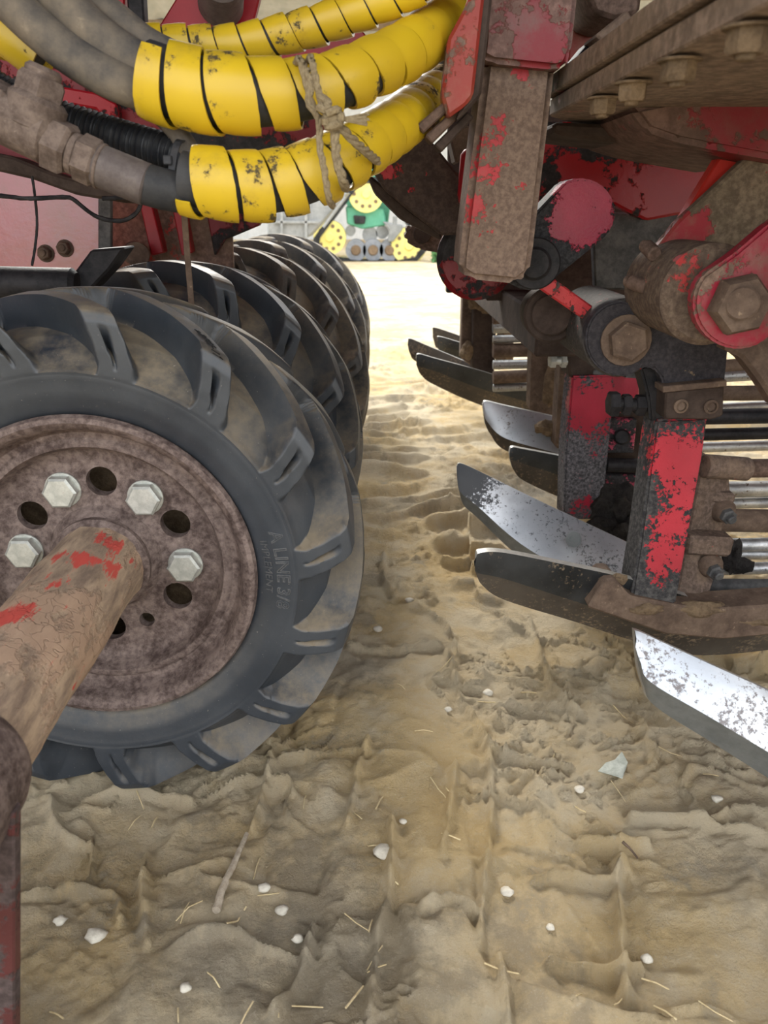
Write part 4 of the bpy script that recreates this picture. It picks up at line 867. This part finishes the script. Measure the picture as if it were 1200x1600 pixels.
# ------------------------------------------------------------------ tractor across the yard
TY = 20.0; tz = -.57
def tp(u, v, dy=0): return P(u, v, TY+dy)
TR = Thing('tracked_tractor', 'green tractor with yellow track wheels parked across the yard', 'tractor', V(.2, TY, tz))
def disc(u, v, rpx, dy, th, name, mat, inner=None):
    c = tp(u, v, dy); r = rpx/ppm(u, v, TY)
    o = TR.part(name, lathe([(r*.86, 0), (r, .03), (r, th), (r*.3, th)], c+V(0, th, 0), (0, -1, 0), 36), M[mat])
    if inner: TR.part('hub', lathe([(r*inner, 0), (r*inner*.8, .06)], c+V(0, .0, 0), (0, -1, 0), 20), M['timber'] if mat == 'rollerg' else M['yellowp'], o)
    return o
for u, v, r in ((515, 371, 25), (639, 384, 27), (572, 303, 27)):
    o = disc(u, v, r, -.25, .5, 'track_wheel', 'yellowp', .28)
    c = tp(u, v, -.25)
    for i in range(10):
        a = i*math.pi/5; q = c+V(math.cos(a), 0, math.sin(a))*(r*.68/ppm(u, v, TY)); TR.part('lightening_hole', cyl(q+V(0, -.012, 0), q+V(0, .02, 0), .045, 10, .004), M['timber'], o)
for u in (556, 583, 609): disc(u, 391, 16, -.2, .45, 'track_roller', 'rollerg', .5)
# belt around the triangle
hull = [(490, 372), (486, 392), (500, 408), (560, 412), (620, 412), (652, 408), (668, 390), (660, 368), (610, 300), (590, 276), (560, 276), (545, 295)]
inn = [(500, 372), (498, 388), (508, 402), (560, 407), (620, 407), (648, 402), (658, 388), (652, 372), (602, 306), (586, 286), (564, 286), (553, 300)]
vs = [tp(*p, -.28) for p in hull]+[tp(*p, -.28) for p in inn]; vs += [v+V(0, .6, 0) for v in vs]; n = len(hull); fs = []
for i in range(n):
    j = (i+1) % n; fs += [[i, j, n+j, n+i], [2*n+i, 3*n+i, 3*n+j, 2*n+j], [i, 2*n+i, 2*n+j, j], [n+i, n+j, 3*n+j, 3*n+i]]
bm = from_vf(vs, fs); bmesh.ops.recalc_face_normals(bm, faces=bm.faces); TR.part('track_belt', bm, M['rubberfar'])
TR.part('body', plate([tp(520, 318, .6), tp(542, 318, .6), tp(545, 345, .6), tp(606, 352, .6), tp(620, 250, .6), tp(420, 240, .6), tp(420, 320, .6)], (0, 1.6, 0), .03), M['green'])
TR.part('track_frame', plate([tp(540, 322, -.1), tp(600, 326, -.1), tp(604, 352, -.1), tp(566, 358, -.1), tp(542, 350, -.1)], (0, .3, 0), .03), M['green'])
for u, v, r in ((578, 366, 12), (597, 362, 10), (548, 360, 8)): TR.part('gear_housing', lathe([(r/64*.7, 0), (r/64, .06), (r/64, .4)], tp(u, v, .35), (0, -1, 0), 18), M['greyp'])
TR.part('step_bracket', plate([tp(598, 346, -.35), tp(630, 352, -.35), (tp(628, 360, -.35)), tp(614, 378, -.35), tp(606, 378, -.35), tp(608, 360, -.35)], (0, .3, 0), .02), M['greyp'])
TR.part('step_post', cyl(tp(617, 338, -.3), tp(617, 356, -.3), .05, 12), M['greyp'])
TR.part('seat_box', plate([tp(552, 336, -.2), tp(572, 338, -.2), tp(570, 350, -.2), tp(554, 350, -.2)], (0, .2, 0), .02), M['rubberfar'])
TR.part('ground_beam', plate([tp(470, 404, 1), tp(664, 406, 1), tp(664, 412, 1), tp(470, 412, 1)], (0, .5, 0), .02), M['rubberfar'])
TL = Thing('trailer_hopper', 'dark grey sloping hopper standing beside the tractor', 'hopper', V(-1.5, 17, -.5))
TL.part('hopper', plate([P(418, 300, 17), P(545, 300, 17), P(500, 350, 17), P(480, 372, 17), P(418, 372, 17)], (0, 1.5, 0), .02), M['greyp'])
TL.part('rail', cyl(P(540, 308, 16.9), P(505, 355, 16.9), .03, 10), M['greyp'])
for u in (438, 476): TL.part('leg', plate([P(u, 325, 16.9), P(u+4, 325, 16.9), P(u+4, 405, 16.9), P(u, 405, 16.9)], (0, .06, 0), .005), M['greyp'])
TL.part('rail', plate([P(425, 345, 16.9), P(500, 345, 16.9), P(500, 349, 16.9), P(425, 349, 16.9)], (0, .06, 0), .005), M['greyp'])
# green growth right of the tractor
BU = Thing('weed_clump', 'pale green weed clump right of the tractor track', 'weeds', P(690, 412, 19)); vs = []; fs = []
for i in range(700):
    c = P(676+random.random()*50, 412, 19+random.random()*1.0); c = c+V(0, 0, random.random()**.8*.65*(1-abs(c.x-P(701, 412, 19.5).x)/.8)); d = V(random.gauss(0, 1), random.gauss(0, 1), random.gauss(0, .7)).normalized()*.09; e = d.cross(V(random.random(), random.random(), 1)).normalized()*.04
    k = len(vs); vs += [c-d, c+e, c+d, c-e]; fs.append([k, k+1, k+2, k+3])
o = BU.part('foliage', from_vf(vs, fs), M['leaf']); o['kind'] = 'stuff'

# ------------------------------------------------------------------ litter on the ground
def on_ground(u, v):
    p = PZ(u, v, 0)
    for _ in range(3): p = PZ(u, v, ground_z(p.x, p.y))
    return p
for k in range(46):
    u = random.uniform(60, 1150); v = random.uniform(1230, 1590) if k % 3 else random.uniform(1030, 1300)
    if u < 560 and v < 1240: u += 500
    p = on_ground(u, v); a = random.random()*math.pi; L = random.uniform(.006, .018); d = V(math.cos(a), math.sin(a), 0)*L
    pts = []
    for t in (-1, 0, 1):
        q = p+d*t; pts.append(V(q.x, q.y, ground_z(q.x, q.y)+.0022+(.0015 if t == 0 else 0)))
    single('straw_stalk', tube(pts, random.uniform(.0005, .0010), 6), M['straw'], 'short pale straw stalk lying on the sandy ground', 'straw', p, 'straw stalks strewn on the ground')
PEB = [(600, 1335, .010), (792, 1396, .006), (762, 1085, .007), (150, 1465, .009), (905, 1235, .006), (412, 1390, .006), (465, 1468, .005), (95, 1440, .006), (290, 1545, .005), (630, 1285, .004), (860, 1450, .004), (1010, 1500, .005), (700, 1110, .005), (590, 985, .007), (640, 940, .007), (1120, 1250, .006), (440, 1425, .006)]
for k, (u, v, r) in enumerate(PEB):
    p = on_ground(u, v); single('pebble', lump(p+V(0, 0, r*.35), r, k*3.1, (1.1, .9, .65), .35, 2), M['stone'], 'small pale pebble lying on the sandy ground', 'pebble', p, 'pebbles on the ground', angle=80)
def stick(label, l, r, mat):
    pts = []
    for u, v in l: q = on_ground(u, v); pts.append(q+V(0, 0, r*.9+.001))
    pts = resample(smooth_path(pts, 6), .004)[0]
    single('twig', tube(pts, lambda f: r*(1-.45*f), 9, .25), M[mat], label, 'twig', pts[0])
stick('pale grey stick lying on the ground below the nearest tyre', [(338, 1428), (350, 1390), (368, 1350), (386, 1308)], .0042, 'twig')
stick('thin dark reddish twig on the ground at right', [(972, 1318), (985, 1330), (996, 1344)], .0016, 'brown')
p = on_ground(958, 1206); sc = [(-.020, -.004), (-.006, .013), (.004, .010), (.015, .020), (.018, .004), (.006, -.016), (-.004, -.020)]
single('plastic_scrap', plate([p+V(x, y, .006+.15*x+.25*y*(1 if x > 0 else -1)) for x, y in sc], (0, 0, .0012), .0003), M['scrap'], 'crumpled grey-green plastic scrap on the ground at right', 'scrap', p)
